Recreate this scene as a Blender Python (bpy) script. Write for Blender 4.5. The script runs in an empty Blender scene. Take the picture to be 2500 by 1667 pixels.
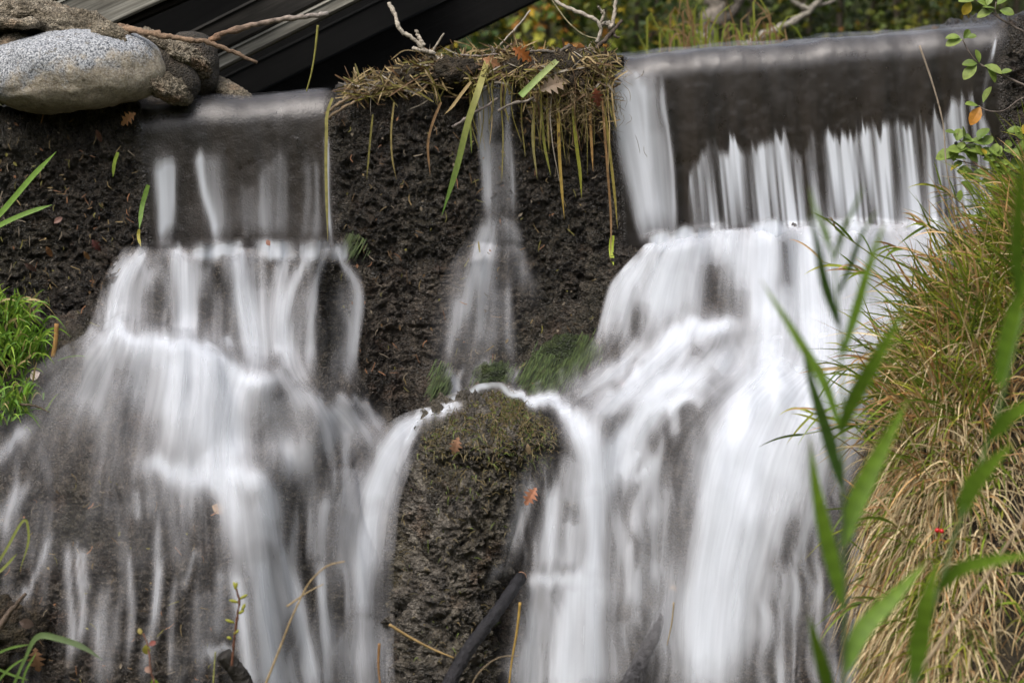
import bpy, math, random
import numpy as np
from mathutils import Vector, Matrix
random.seed(7); RS = np.random.RandomState(11)
SC = bpy.context.scene
COL = SC.collection

# ------------------------------------------------------------------ camera
PITCH, ROLL, DIST, FPX = math.radians(6.6), math.radians(4.5), 12.0, 6000.0
cf = np.array([0, math.cos(PITCH), -math.sin(PITCH)])
cu0 = np.array([0, math.sin(PITCH), math.cos(PITCH)]); cr0 = np.array([1.0, 0, 0])
cu = cu0*math.cos(ROLL) + cr0*math.sin(ROLL)
cr = cr0*math.cos(ROLL) - cu0*math.sin(ROLL)
CAM = -cf*DIST
cam = bpy.data.objects.new('camera', bpy.data.cameras.new('camera')); COL.objects.link(cam)
M4 = Matrix.Identity(4)
for i in range(3):
    M4[i][0] = cr[i]; M4[i][1] = cu[i]; M4[i][2] = -cf[i]; M4[i][3] = CAM[i]
cam.matrix_world = M4
cam.data.sensor_width = 36; cam.data.lens = 36*FPX/2500
cam.data.clip_start = 0.1; cam.data.clip_end = 900
cam.data.dof.use_dof = True; cam.data.dof.focus_distance = 11.6; cam.data.dof.aperture_fstop = 1.8
SC.camera = cam

# ------------------------------------------------------------------ sky and light (overcast)
SUN_EL, SUN_AZ = math.radians(58), math.radians(205)
w = bpy.data.worlds.new('World'); SC.world = w; w.use_nodes = True
wn = w.node_tree; bg = wn.nodes['Background']
sky = wn.nodes.new('ShaderNodeTexSky'); sky.sky_type = 'NISHITA'; sky.sun_disc = False
sky.sun_elevation = SUN_EL; sky.sun_rotation = SUN_AZ; sky.dust_density = 4.0; sky.air_density = 1.0
hs = wn.nodes.new('ShaderNodeHueSaturation'); hs.inputs['Saturation'].default_value = 0.55
wn.links.new(sky.outputs[0], hs.inputs['Color']); wn.links.new(hs.outputs[0], bg.inputs['Color'])
bg.inputs['Strength'].default_value = 0.12
sl = bpy.data.lights.new('sun', 'SUN'); sl.energy = 1.3; sl.angle = math.radians(40); sl.color = (1, .97, .93)
so = bpy.data.objects.new('sun', sl); COL.objects.link(so)
sd = Vector((math.sin(SUN_AZ)*math.cos(SUN_EL), math.cos(SUN_AZ)*math.cos(SUN_EL), math.sin(SUN_EL)))
so.rotation_euler = sd.to_track_quat('Z', 'Y').to_euler()
SC.view_settings.view_transform = 'Standard'; SC.view_settings.look = 'None'
SC.view_settings.exposure = 1.0; SC.view_settings.gamma = 1
SC.render.engine = 'CYCLES'
cy = SC.cycles; cy.use_denoising = True; cy.max_bounces = 8; cy.transparent_max_bounces = 24
cy.diffuse_bounces = 3; cy.glossy_bounces = 2; cy.transmission_bounces = 4; cy.caustics_reflective = False; cy.caustics_refractive = False

# ------------------------------------------------------------------ helpers
def at(px, py, Y):
    """point where the line of sight through a place in the photograph reaches the depth Y"""
    px = np.asarray(px, float); py = np.asarray(py, float); Y = np.asarray(Y, float)
    px, py, Y = np.broadcast_arrays(px, py, Y)
    d = cf + ((px-1250)/FPX)[..., None]*cr + ((833.5-py)/FPX)[..., None]*cu
    t = (Y - CAM[1])/d[..., 1]
    return CAM + t[..., None]*d
def pxs(Y): return (Y-CAM[1])/FPX          # metres per photograph pixel at depth Y

def _h(ix, iy, iz, s):
    n = (ix*374761393 + iy*668265263 + iz*2147483647 + s*1274126177) & 0xffffffff
    n = ((n ^ (n >> 13))*1274126177) & 0xffffffff
    return ((n ^ (n >> 16)) & 0xffff)/32767.5 - 1
def noise(P, scale, seed=0):
    Q = np.asarray(P)*scale; I = np.floor(Q).astype(np.int64); F = Q-I; F = F*F*F*(F*(F*6-15)+10)
    r = 0
    for dx in (0, 1):
        wx = F[..., 0] if dx else 1-F[..., 0]
        for dy in (0, 1):
            wy = F[..., 1] if dy else 1-F[..., 1]
            for dz in (0, 1):
                wz = F[..., 2] if dz else 1-F[..., 2]
                r = r + wx*wy*wz*_h(I[..., 0]+dx, I[..., 1]+dy, I[..., 2]+dz, seed)
    return r
def fbm(P, scale, octv=4, seed=0, gain=.5):
    r = 0; a = 1; tot = 0
    for o in range(octv):
        r = r + a*noise(P, scale*2.03**o, seed+o*17); tot += a; a *= gain
    return r/tot
def billow(P, scale, octv=3, seed=0, gain=.55):
    r = 0; a = 1; tot = 0
    for o in range(octv):
        r = r + a*np.abs(noise(P, scale*2.03**o, seed+o*17)); tot += a; a *= gain
    return r/tot

def new_mesh(name, V, F, mat=None, parent=None, smooth=True, uv=None, attrs=None, col=None):
    V = np.asarray(V, float).reshape(-1, 3)
    me = bpy.data.meshes.new(name)
    if isinstance(F, np.ndarray):
        n, k = F.shape
        me.vertices.add(len(V)); me.vertices.foreach_set('co', V.ravel())
        me.loops.add(n*k); me.loops.foreach_set('vertex_index', F.ravel().astype(np.int32))
        me.polygons.add(n); me.polygons.foreach_set('loop_start', np.arange(0, n*k, k, dtype=np.int32))
        me.update(calc_edges=True)
    else:
        me.from_pydata([tuple(v) for v in V], [], F)
    if smooth: me.polygons.foreach_set('use_smooth', np.ones(len(me.polygons), bool))
    if uv is not None:
        l = me.uv_layers.new(name='UVMap'); vi = np.empty(len(me.loops), np.int32)
        me.loops.foreach_get('vertex_index', vi); l.data.foreach_set('uv', np.asarray(uv)[vi].ravel())
    for k, v in (attrs or {}).items():
        a = me.attributes.new(k, 'FLOAT', 'POINT'); a.data.foreach_set('value', np.asarray(v, float).ravel())
    if col is not None:
        a = me.attributes.new('col', 'FLOAT_COLOR', 'POINT')
        c = np.ones((len(V), 4)); c[:, :3] = col; a.data.foreach_set('color', c.ravel())
    if mat: me.materials.append(mat)
    me.update()
    o = bpy.data.objects.new(name, me); COL.objects.link(o)
    if parent is not None: o.parent = parent
    return o
def gridF(nr, nc, wrap=False):
    r, c = np.meshgrid(np.arange(nr-1), np.arange(nc if wrap else nc-1), indexing='ij')
    c2 = (c+1) % nc
    return np.stack([r*nc+c, r*nc+c2, (r+1)*nc+c2, (r+1)*nc+c], -1).reshape(-1, 4)
def grid_normals(P):
    du = np.gradient(P, axis=1); dv = np.gradient(P, axis=0)
    n = np.cross(dv, du); n /= (np.linalg.norm(n, axis=-1, keepdims=True)+1e-12)
    if n[..., 1].mean() > 0: n = -n
    return n
def tag(o, label=None, cat=None, group=None, kind=None):
    if label: o['label'] = label
    if cat: o['category'] = cat
    if group: o['group'] = group
    if kind: o['kind'] = kind
    return o
def empty(name, loc=(0, 0, 0)):
    o = bpy.data.objects.new(name, None); COL.objects.link(o); o.empty_display_size = .1
    return o
def smooth_path(pts, n):
    pts = np.asarray(pts, float)
    if len(pts) < 3:
        t = np.linspace(0, 1, n)[:, None]; return pts[0]*(1-t)+pts[-1]*t
    d = np.r_[0, np.cumsum(np.linalg.norm(np.diff(pts[:, :2], axis=0), axis=1)+1e-9)]
    m = np.gradient(pts, d, axis=0); tt = np.linspace(0, d[-1], n)
    i = np.clip(np.searchsorted(d, tt, side='right')-1, 0, len(d)-2); h = (d[i+1]-d[i])[:, None]
    u = ((tt-d[i])[:, None])/h
    return ((2*u**3-3*u**2+1)*pts[i] + (u**3-2*u**2+u)*h*m[i] + (-2*u**3+3*u**2)*pts[i+1] + (u**3-u**2)*h*m[i+1])

class MB:
    def __init__(s): s.V = []; s.F = []; s.C = []; s.n = 0
    def add(s, V, F, c):
        V = np.asarray(V, float); s.V.append(V)
        for f in F: s.F.append(tuple(int(i)+s.n for i in f))
        c = np.asarray(c, float)
        s.C.append(np.broadcast_to(c, V.shape) if c.ndim == 1 else c); s.n += len(V)
    def tube(s, P, R, c, k=6, rough=0.0, seed=0):
        P = np.asarray(P, float); n = len(P); R = np.broadcast_to(np.asarray(R, float), (n,))
        T = np.gradient(P, axis=0); T /= np.linalg.norm(T, axis=1, keepdims=True)+1e-12
        ref = np.array([0.13, 1, .07]) if abs(T[:, 1]).mean() < .8 else np.array([1, 0, .1])
        A = np.cross(T, ref); A /= np.linalg.norm(A, axis=1, keepdims=True)+1e-12; B = np.cross(T, A)
        a = np.linspace(0, 2*math.pi, k, endpoint=False)
        ring = (np.cos(a)[None, :, None]*A[:, None]+np.sin(a)[None, :, None]*B[:, None])
        Q = P[:, None]+ring*R[:, None, None]
        if rough: Q = Q + ring*(noise(Q, 60, seed)*.6+noise(Q, 170, seed+3)*.4)[..., None]*rough*R[:, None, None]
        V = np.concatenate([Q.reshape(-1, 3), P[:1], P[-1:]])
        F = [tuple(f) for f in gridF(n, k, True)]
        F += [(n*k, (j+1) % k, j) for j in range(k)]+[(n*k+1, (n-1)*k+j, (n-1)*k+(j+1) % k) for j in range(k)]
        c = np.asarray(c, float)
        if c.ndim == 2: c = np.concatenate([np.repeat(c, k, 0), c[:1], c[-1:]])
        s.add(V, F, c)
    def blade(s, P, W, c, side=None, fold=.25):
        """a leaf blade along P with half widths W, folded along its midrib"""
        P = np.asarray(P, float); n = len(P); W = np.broadcast_to(np.asarray(W, float), (n,))
        T = np.gradient(P, axis=0); T /= np.linalg.norm(T, axis=1, keepdims=True)+1e-12
        v = np.array([0, -1., .25]) if side is None else np.asarray(side, float)
        S = np.cross(T, v); S /= np.linalg.norm(S, axis=1, keepdims=True)+1e-9
        N = np.cross(S, T)
        L = P+S*W[:, None]+N*(W*fold)[:, None]; Rr = P-S*W[:, None]+N*(W*fold)[:, None]
        V = np.stack([L, P, Rr], 1).reshape(-1, 3)
        F = []
        for i in range(n-1):
            a = i*3; F += [(a, a+1, a+4, a+3), (a+1, a+2, a+5, a+4)]
        c = np.asarray(c, float)
        if c.ndim == 2: c = np.repeat(c, 3, 0)
        s.add(V, F, c)
    def leaf(s, base, d, nrm, L, W, c, kind='oval', curl=.2, c2=None):
        d = np.asarray(d, float); d /= np.linalg.norm(d); nrm = np.asarray(nrm, float)
        S = np.cross(d, nrm); S /= np.linalg.norm(S)+1e-9; N = np.cross(S, d)
        if kind == 'oval': o = [(0, .0), (.12, .35), (.35, .85), (.6, 1), (.82, .75), (.95, .35), (1, 0)]
        elif kind == 'simple': o = [(0, 0), (.4, 1), (1, 0)]
        elif kind == 'maple': o = [(0, .05), (.1, .55), (.25, .45), (.45, 1), (.5, .45), (.68, .6), (.72, .3), (1, 0)]
        else: o = [(0, .04), (.1, .3), (.14, .12), (.3, .75), (.34, .25), (.5, 1), (.56, .3), (.72, .8), (.78, .25), (.9, .35), (1, 0)]
        V = []; F = []
        for t, wd in o:
            bend = curl*L*(t*t)
            for sg in (1, 0, -1):
                V.append(np.asarray(base)+d*L*t+S*W*wd*sg+N*(-bend+abs(sg)*W*wd*.25))
        for i in range(len(o)-1):
            a = i*3; F += [(a, a+1, a+4, a+3), (a+1, a+2, a+5, a+4)]
        cc = np.asarray(c, float)
        if c2 is not None:
            t = np.repeat([q[0] for q in o], 3)[:, None]; cc = cc*(1-t)+np.asarray(c2)*t
        s.add(np.array(V), F, cc)
    def build(s, name, mat, parent=None, smooth=True):
        return new_mesh(name, np.concatenate(s.V), s.F, mat, parent, smooth, col=np.concatenate(s.C))

# ------------------------------------------------------------------ materials
class NT:
    def __init__(s, name):
        s.m = bpy.data.materials.new(name); s.m.use_nodes = True; s.t = s.m.node_tree
        for n in list(s.t.nodes): s.t.nodes.remove(n)
        s.out = s.n('ShaderNodeOutputMaterial')
    def n(s, ty, **k):
        nd = s.t.nodes.new(ty)
        for a, b in k.items(): setattr(nd, a, b)
        return nd
    def l(s, a, b): s.t.links.new(a, b)
    def set(s, sock, v):
        if hasattr(v, 'is_linked'): s.l(v, sock)
        else: sock.default_value = v
    def coord(s, kind='Object', scale=(1, 1, 1)):
        tc = s.n('ShaderNodeTexCoord'); mp = s.n('ShaderNodeMapping'); mp.inputs['Scale'].default_value = scale
        s.l(tc.outputs[kind], mp.inputs['Vector']); return mp.outputs[0]
    def noise(s, vec, scale, detail=4, rough=.55, dist=0):
        nd = s.n('ShaderNodeTexNoise'); s.l(vec, nd.inputs['Vector']); nd.inputs['Scale'].default_value = scale
        nd.inputs['Detail'].default_value = detail; nd.inputs['Roughness'].default_value = rough; nd.inputs['Distortion'].default_value = dist
        return nd.outputs['Fac']
    def ramp(s, fac, stops, interp='LINEAR'):
        nd = s.n('ShaderNodeValToRGB'); s.l(fac, nd.inputs[0]); nd.color_ramp.interpolation = interp
        e = nd.color_ramp.elements
        while len(e) < len(stops): e.new(.5)
        for q, (p, c) in zip(e, stops):
            q.position = p; q.color = (c, c, c, 1) if not hasattr(c, '__len__') else (*c, 1)
        return nd.outputs[0]
    def mix(s, fac, a, b, mode='MIX'):
        nd = s.n('ShaderNodeMix'); nd.data_type = 'RGBA'; nd.blend_type = mode
        s.set(nd.inputs[0], fac)
        for sk, v in ((nd.inputs[6], a), (nd.inputs[7], b)):
            if isinstance(v, tuple) and len(v) == 3: v = (*v, 1)
            s.set(sk, v)
        return nd.outputs[2]
    def math(s, op, a, b=0.0, clamp=False):
        nd = s.n('ShaderNodeMath', operation=op); nd.use_clamp = clamp
        s.set(nd.inputs[0], a); s.set(nd.inputs[1], b); return nd.outputs[0]
    def bump(s, h, strength=.5, dist=.01):
        nd = s.n('ShaderNodeBump'); nd.inputs['Strength'].default_value = strength; nd.inputs['Distance'].default_value = dist
        s.l(h, nd.inputs['Height']); return nd.outputs[0]
    def attr(s, name):
        nd = s.n('ShaderNodeAttribute'); nd.attribute_name = name; return nd
    def pbr(s, color, rough=.6, spec=.5, normal=None, **k):
        p = s.n('ShaderNodeBsdfPrincipled'); s.set(p.inputs['Base Color'], color if not isinstance(color, tuple) else (*color, 1))
        s.set(p.inputs['Roughness'], rough); p.inputs['Specular IOR Level'].default_value = spec
        if normal is not None: s.l(normal, p.inputs['Normal'])
        for a, b in k.items(): s.set(p.inputs[a], b)
        s.l(p.outputs[0], s.out.inputs[0]); return p

def mat_rock(name, dark, mid, light, moss, mossamt=.5, rough=(.3, .62), spec=.5, grit=False):
    m = NT(name); v = m.coord()
    big = m.noise(v, 2.3, 5); md = m.noise(v, 14, 6, .6); fi = m.noise(v, 70, 5, .65)
    c = m.ramp(md, [(.28, dark), (.5, mid), (.72, light)])
    c = m.mix(m.ramp(big, [(.45, 0), (.7, mossamt)]), c, moss)
    c = m.mix(m.ramp(m.noise(v, 6.5, 4), [(.56, 0), (.72, .55)]), c, (mid[0]*1.5, mid[1]*1.05, mid[2]*.8))
    gr = m.attr('grit').outputs['Fac'] if grit else 1.0
    c = m.mix(m.math('MULTIPLY', gr, .75), c, m.ramp(fi, [(.32, .2), (.52, .9), (.72, 2.0)]), 'MULTIPLY')
    vo = m.n('ShaderNodeTexVoronoi'); m.l(v, vo.inputs['Vector']); vo.inputs['Scale'].default_value = 95
    h = m.math('ADD', m.math('ADD', m.math('MULTIPLY', fi, .6), m.math('MULTIPLY', m.noise(v, 190, 4, .6), .4)), m.math('MULTIPLY', vo.outputs['Distance'], -.5))
    r = m.ramp(md, [(.3, rough[0]), (.7, rough[1])])
    if grit:
        c = m.mix(gr, m.mix(m.ramp(m.noise(m.coord('Object', (9, 9, 1.2)), 1.0, 5, .6), [(.32, 0), (.68, 1)]), (.007, .0058, .005), (.032, .025, .020)), c)
    m.pbr(c, r, spec, m.bump(m.math('MULTIPLY', h, gr), 1.0, .03)); return m.m
M_ROCK = mat_rock('wet_rock', (.014, .011, .009), (.056, .044, .033), (.145, .118, .090), (.042, .039, .017), .5, (.25, .55), .5)
M_WALL = mat_rock('wet_dam_wall', (.010, .008, .007), (.042, .034, .026), (.115, .094, .072), (.031, .029, .013), .45, (.22, .5), .5, True)
M_MOSSROCK = mat_rock('mossy_rock', (.024, .020, .016), (.105, .089, .070), (.27, .24, .20), (.10, .083, .028), .5, (.2, .5), .6)
M_MORTAR = mat_rock('old_mortar', (.09, .072, .05), (.25, .21, .155), (.44, .385, .30), (.20, .17, .11), .35, (.7, .95), .2)
M_COBBLE = mat_rock('dark_cobble', (.028, .024, .018), (.060, .050, .038), (.11, .09, .067), (.075, .058, .038), .5, (.45, .7), .4)
M_SOIL = mat_rock('dark_soil', (.014, .010, .007), (.048, .035, .022), (.11, .08, .05), (.03, .03, .012), .5, (.6, .9), .3)

def mat_granite():
    m = NT('granite'); v = m.coord()
    sp = m.noise(v, 110, 3, .7); sp2 = m.noise(v, 210, 2, .6); big = m.noise(v, 5, 5); md = m.noise(v, 34, 5, .7)
    c = m.ramp(sp, [(.36, (.035, .038, .045)), (.45, (.19, .20, .215)), (.56, (.36, .37, .385)), (.68, (.56, .56, .56))])
    c = m.mix(m.ramp(sp2, [(.60, 0), (.68, .8)]), c, (.045, .045, .05))
    sz = m.n('ShaderNodeSeparateXYZ'); m.l(v, sz.inputs[0])
    st = m.ramp(m.math('ADD', m.math('ADD', m.math('MULTIPLY', sz.outputs['Z'], -2.2), m.math('MULTIPLY', sz.outputs['X'], .35)), m.math('MULTIPLY', m.noise(v, 11, 6, .7), 1.0)), [(.42, 0), (.62, 1)])
    c = m.mix(m.math('MULTIPLY', st, .62), c, m.ramp(md, [(.3, (.20, .145, .08)), (.55, (.42, .34, .22)), (.75, (.62, .53, .37))]))
    sep = m.n('ShaderNodeSeparateXYZ'); m.l(v, sep.inputs[0])
    band = m.math('ADD', m.math('ADD', sep.outputs['Z'], .12), m.math('MULTIPLY', m.noise(v, 9, 5, .7), .14))
    c = m.mix(m.ramp(band, [(.0, .85), (.10, 0)]), c, (.11, .085, .05))
    c = m.mix(m.ramp(m.noise(v, 28, 5, .7), [(.56, 0), (.66, .75)]), c, (.10, .085, .06))
    m.pbr(c, .75, .3, m.bump(m.math('ADD', sp, md), .45, .012)); return m
MG = mat_granite(); M_GRANITE = MG.m

def mat_wood(name, a, b, c3, scale=(3, 40, 40), rough=.8):
    m = NT(name); v = m.coord('Object', scale)
    n1 = m.noise(v, 1.0, 6, .6, .4); n2 = m.noise(m.coord('Object', (scale[0]*.4, scale[1]*3, scale[2]*3)), 1.0, 4, .6)
    c = m.ramp(n1, [(.3, a), (.5, b), (.7, c3)])
    c = m.mix(.6, c, m.ramp(n2, [(.35, .4), (.6, 1.15)]), 'MULTIPLY')
    m.pbr(c, rough, .3, m.bump(n2, .5, .004)); return m.m
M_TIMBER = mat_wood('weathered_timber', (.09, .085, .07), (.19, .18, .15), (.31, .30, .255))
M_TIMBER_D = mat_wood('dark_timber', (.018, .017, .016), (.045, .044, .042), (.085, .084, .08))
M_TIMBER_S = mat_wood('shaded_timber', (.010, .009, .0075), (.024, .022, .019), (.05, .046, .04))  # darker copy of the weathered timber, with shade put into its colour
M_TIMBER_B = mat_wood('shade_black_timber', (.0012, .0012, .0012), (.0022, .0022, .002), (.004, .0037, .0035), rough=1.0)  # near-black: the darkness under the bridge is put into the colour

def mat_plant(name, transl=.35, rough=.5, spec=.35, var=.5, bump=.2):
    m = NT(name); a = m.attr('col'); v = m.coord()
    c = m.mix(var, a.outputs['Color'], m.ramp(m.noise(v, 38, 4), [(.3, .45), (.55, 1), (.8, 1.5)]), 'MULTIPLY')
    p = m.pbr(c, rough, spec, m.bump(m.noise(v, 160 if bump < .5 else 75, 4, .65), bump, .003 if bump < .5 else .012))
    if transl:
        tr = m.n('ShaderNodeBsdfTranslucent'); m.l(c, tr.inputs[0]); mx = m.n('ShaderNodeMixShader'); mx.inputs[0].default_value = transl
        m.l(p.outputs[0], mx.inputs[1]); m.l(tr.outputs[0], mx.inputs[2]); m.l(mx.outputs[0], m.out.inputs[0])
    return m.m
M_LEAF = mat_plant('leaf', .35)
M_GRASS = mat_plant('grass', .3, .55, .3, .35)
M_STRAW = mat_plant('straw', .15, .6, .3, .6)
M_BARK = mat_plant('bark', 0, .75, .25, .95, bump=.8)
M_WETWOOD = mat_plant('wet_wood', 0, .5, .3, 1.0, bump=1.0)

def mat_water(name, c0, c1, stretch=1.1, across=24.0):
    """aerated falling water: white where it is thick, clear where it is thin"""
    m = NT(name); uv = m.n('ShaderNodeUVMap'); d = m.attr('dens')
    def st(a, b, det, seed):
        mp = m.n('ShaderNodeMapping'); mp.inputs['Scale'].default_value = (a, b, 1); mp.inputs['Location'].default_value = (seed, seed*.7, 0)
        m.l(uv.outputs[0], mp.inputs[0]); return m.noise(mp.outputs[0], 1.0, det, .5)
    s1 = st(across, stretch, 2, 3.1); s2 = st(across*.35, stretch*.8, 2, 9.7); s3 = st(across*2.6, stretch*1.4, 2, 5.2)
    s = m.math('ADD', m.math('ADD', m.math('MULTIPLY', s1, .42), m.math('MULTIPLY', s2, .46)), m.math('MULTIPLY', s3, .06))
    s = m.math('MULTIPLY', m.math('SUBTRACT', s, .5), 3.1)
    amp = m.math('ADD', m.math('MULTIPLY', m.math('SUBTRACT', 1.0, d.outputs['Fac']), 1.0), .12)
    a = m.math('MULTIPLY', d.outputs['Fac'], m.math('ADD', 1.0, m.math('MULTIPLY', s, amp)), True)
    a = m.math('MULTIPLY', m.math('POWER', a, 1.45), 1.12, True)
    col = m.mix(m.ramp(d.outputs['Fac'], [(.15, 0), (.7, 1)]), c0, c1)
    df = m.n('ShaderNodeBsdfDiffuse'); m.l(col, df.inputs[0])
    tr = m.n('ShaderNodeBsdfTranslucent'); m.l(col, tr.inputs[0])
    mx = m.n('ShaderNodeMixShader'); mx.inputs[0].default_value = .35; m.l(df.outputs[0], mx.inputs[1]); m.l(tr.outputs[0], mx.inputs[2])
    tp = m.n('ShaderNodeBsdfTransparent'); m2 = m.n('ShaderNodeMixShader'); m.l(a, m2.inputs[0])
    m.l(tp.outputs[0], m2.inputs[1]); m.l(mx.outputs[0], m2.inputs[2]); m.l(m2.outputs[0], m.out.inputs[0])
    return m.m
M_WATER = mat_water('falling_water', (.72, .70, .715), (.88, .92, .985))

def mat_film():
    m = NT('water_film'); uv = m.n('ShaderNodeUVMap'); d = m.attr('dens')
    mp = m.n('ShaderNodeMapping'); mp.inputs['Scale'].default_value = (9, 2.2, 1); m.l(uv.outputs[0], mp.inputs[0])
    n1 = m.noise(mp.outputs[0], 1, 4, .5)
    lw = m.n('ShaderNodeLayerWeight'); lw.inputs['Blend'].default_value = .45
    nb = m.bump(n1, .25, .02); m.l(nb, lw.inputs['Normal'])
    gl = m.n('ShaderNodeBsdfGlossy'); gl.inputs['Color'].default_value = (.93, .92, .94, 1); gl.inputs['Roughness'].default_value = .42; m.l(nb, gl.inputs['Normal'])
    tp = m.n('ShaderNodeBsdfTransparent')
    m.l(m.mix(d.outputs['Fac'], (1, 1, 1), (.85, .83, .81)), tp.inputs[0])
    df = m.n('ShaderNodeBsdfDiffuse'); df.inputs[0].default_value = (.62, .60, .615, 1)  # pale diffuse layer paints the soft sky sheen along the crest
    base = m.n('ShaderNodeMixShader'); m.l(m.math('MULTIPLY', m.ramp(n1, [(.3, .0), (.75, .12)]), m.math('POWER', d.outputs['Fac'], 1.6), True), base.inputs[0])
    m.l(tp.outputs[0], base.inputs[1]); m.l(df.outputs[0], base.inputs[2])
    fac = m.math('MULTIPLY', m.math('ADD', m.math('MULTIPLY', lw.outputs['Facing'], .12), .03), d.outputs['Fac'], True)
    mx = m.n('ShaderNodeMixShader'); m.l(fac, mx.inputs[0]); m.l(base.outputs[0], mx.inputs[1]); m.l(gl.outputs[0], mx.inputs[2])
    m.l(mx.outputs[0], m.out.inputs[0]); return m.m
M_FILM = mat_film()
def mat_pool():
    m = NT('pool_water'); v = m.coord('Object', (2, 6, 1)); n = m.noise(v, 1.5, 3)
    m.pbr((.03, .032, .026), .12, .5, m.bump(n, .15, .05)); return m.m
M_POOL = mat_pool()

# ------------------------------------------------------------------ the setting: ground, pool, dam, rock
CR_X = [-900, 0, 340, 560, 800, 1000, 1250, 1450, 1700, 1900, 2100, 2300, 2450, 2600, 3400]
CR_Y = [350, 288, 258, 244, 230, 205, 172, 150, 124, 107, 91, 74, 60, 46, -20]
def crest(px):
    q = np.asarray(px, float); return np.interp(q, CR_X, CR_Y)+noise(np.stack([q/85, 0*q, 0*q], -1), 1, 15)*4+noise(np.stack([q/30, 0*q, 0*q], -1), 1, 16)*1.6
CRAD = .13
PROF = {
 -900: [(760, .02), (800, -.2), (880, -.4), (960, -.6), (1060, -.8), (1200, -1.0), (1400, -1.3), (1720, -1.6), (2300, -2.1)],
 0:    [(720, .02), (790, -.15), (900, -.4), (970, -.6), (1060, -.8), (1200, -1.05), (1400, -1.3), (1720, -1.6), (2300, -2.1)],
 170:  [(690, .02), (750, -.12), (815, -.33), (860, -.6), (980, -.8), (1200, -1.1), (1400, -1.3), (1720, -1.55), (2300, -2.1)],
 320:  [(600, .02), (612, -.25), (800, -.45), (822, -.7), (980, -.9), (1200, -1.15), (1400, -1.35), (1720, -1.6), (2300, -2.1)],
 450:  [(598, .02), (612, -.32), (825, -.48), (850, -.75), (1000, -.95), (1180, -1.1), (1400, -1.35), (1720, -1.6), (2300, -2.1)],
 620:  [(598, .02), (612, -.32), (880, -.5), (915, -.78), (1100, -.95), (1170, -1.1), (1350, -1.25), (1720, -1.45), (2300, -2.0)],
 760:  [(600, .02), (614, -.3), (900, -.48), (950, -.6), (1080, -.75), (1200, -.85), (1400, -1.0), (1720, -1.2), (2300, -1.8)],
 880:  [(605, .02), (650, -.12), (920, -.3), (1000, -.5), (1080, -.6), (1200, -.7), (1400, -.85), (1720, -1.0), (2300, -1.7)],
 970:  [(610, .02), (680, -.06), (900, -.2), (1010, -.3), (1060, -.45), (1200, -.6), (1400, -.75), (1720, -.9), (2300, -1.6)],
 1180: [(590, .02), (620, -.1), (860, -.25), (960, -.4), (1000, -.6), (1200, -.7), (1400, -.8), (1720, -.95), (2300, -1.6)],
 1350: [(600, .02), (650, -.05), (830, -.2), (930, -.35), (975, -.6), (1080, -.75), (1300, -.9), (1720, -1.1), (2300, -1.7)],
 1450: [(595, .02), (620, -.1), (840, -.3), (920, -.5), (990, -.7), (1100, -.85), (1300, -1.0), (1720, -1.2), (2300, -1.8)],
 1600: [(580, .02), (592, -.25), (820, -.42), (920, -.65), (985, -.85), (1080, -.95), (1300, -1.1), (1720, -1.3), (2300, -1.9)],
 1750: [(560, .02), (575, -.3), (790, -.45), (880, -.7), (970, -.95), (1080, -1.1), (1300, -1.25), (1720, -1.45), (2300, -2.0)],
 1900: [(550, .02), (565, -.3), (790, -.45), (860, -.7), (955, -1.1), (1080, -1.3), (1300, -1.45), (1720, -1.65), (2300, -2.1)],
 2100: [(548, .02), (562, -.3), (790, -.45), (860, -.7), (960, -1.05), (1080, -1.2), (1300, -1.4), (1720, -1.6), (2300, -2.1)],
 2450: [(545, .02), (560, -.3), (790, -.45), (860, -.7), (960, -1.05), (1080, -1.2), (1300, -1.4), (1720, -1.6), (2300, -2.1)],
 3400: [(545, .02), (560, -.3), (790, -.45), (860, -.7), (960, -1.05), (1080, -1.2), (1300, -1.4), (1720, -1.6), (2300, -2.1)]}
PKX = np.array(sorted(PROF)); PK = np.array([PROF[k] for k in sorted(PROF)], float)     # columns x points x (py, Y)
def prof_at(px):
    px = np.atleast_1d(np.asarray(px, float)); i = np.clip(np.searchsorted(PKX, px, side='right')-1, 0, len(PKX)-2)
    u = np.clip((px-PKX[i])/(PKX[i+1]-PKX[i]), 0, 1); u = u*u*(3-2*u)
    A = PK[i]*(1-u)[:, None, None]+PK[i+1]*u[:, None, None]
    q = np.stack([px/70, 0*px, 0*px], -1); q2 = np.stack([px/26, 0*px+5, 0*px], -1)
    n1 = noise(q, 1, 5); n2 = noise(q2, 1, 6); n3 = noise(q, 1, 8); n4 = noise(q2, 1, 9)
    A[:, 0:2, 0] += (n1*9+n2*5)[:, None]; A[:, 1, 1] += n3*.10+n4*.05; A[:, 2:4, 0] += (n3*12+n4*6)[:, None]; A[:, 3, 1] += n1*.09+n2*.04; A[:, 4, 1] += n3*.1+n2*.04; A[:, 4, 0] += n1*10; A[:, 5, 1] += n1*.07
    return A
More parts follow.
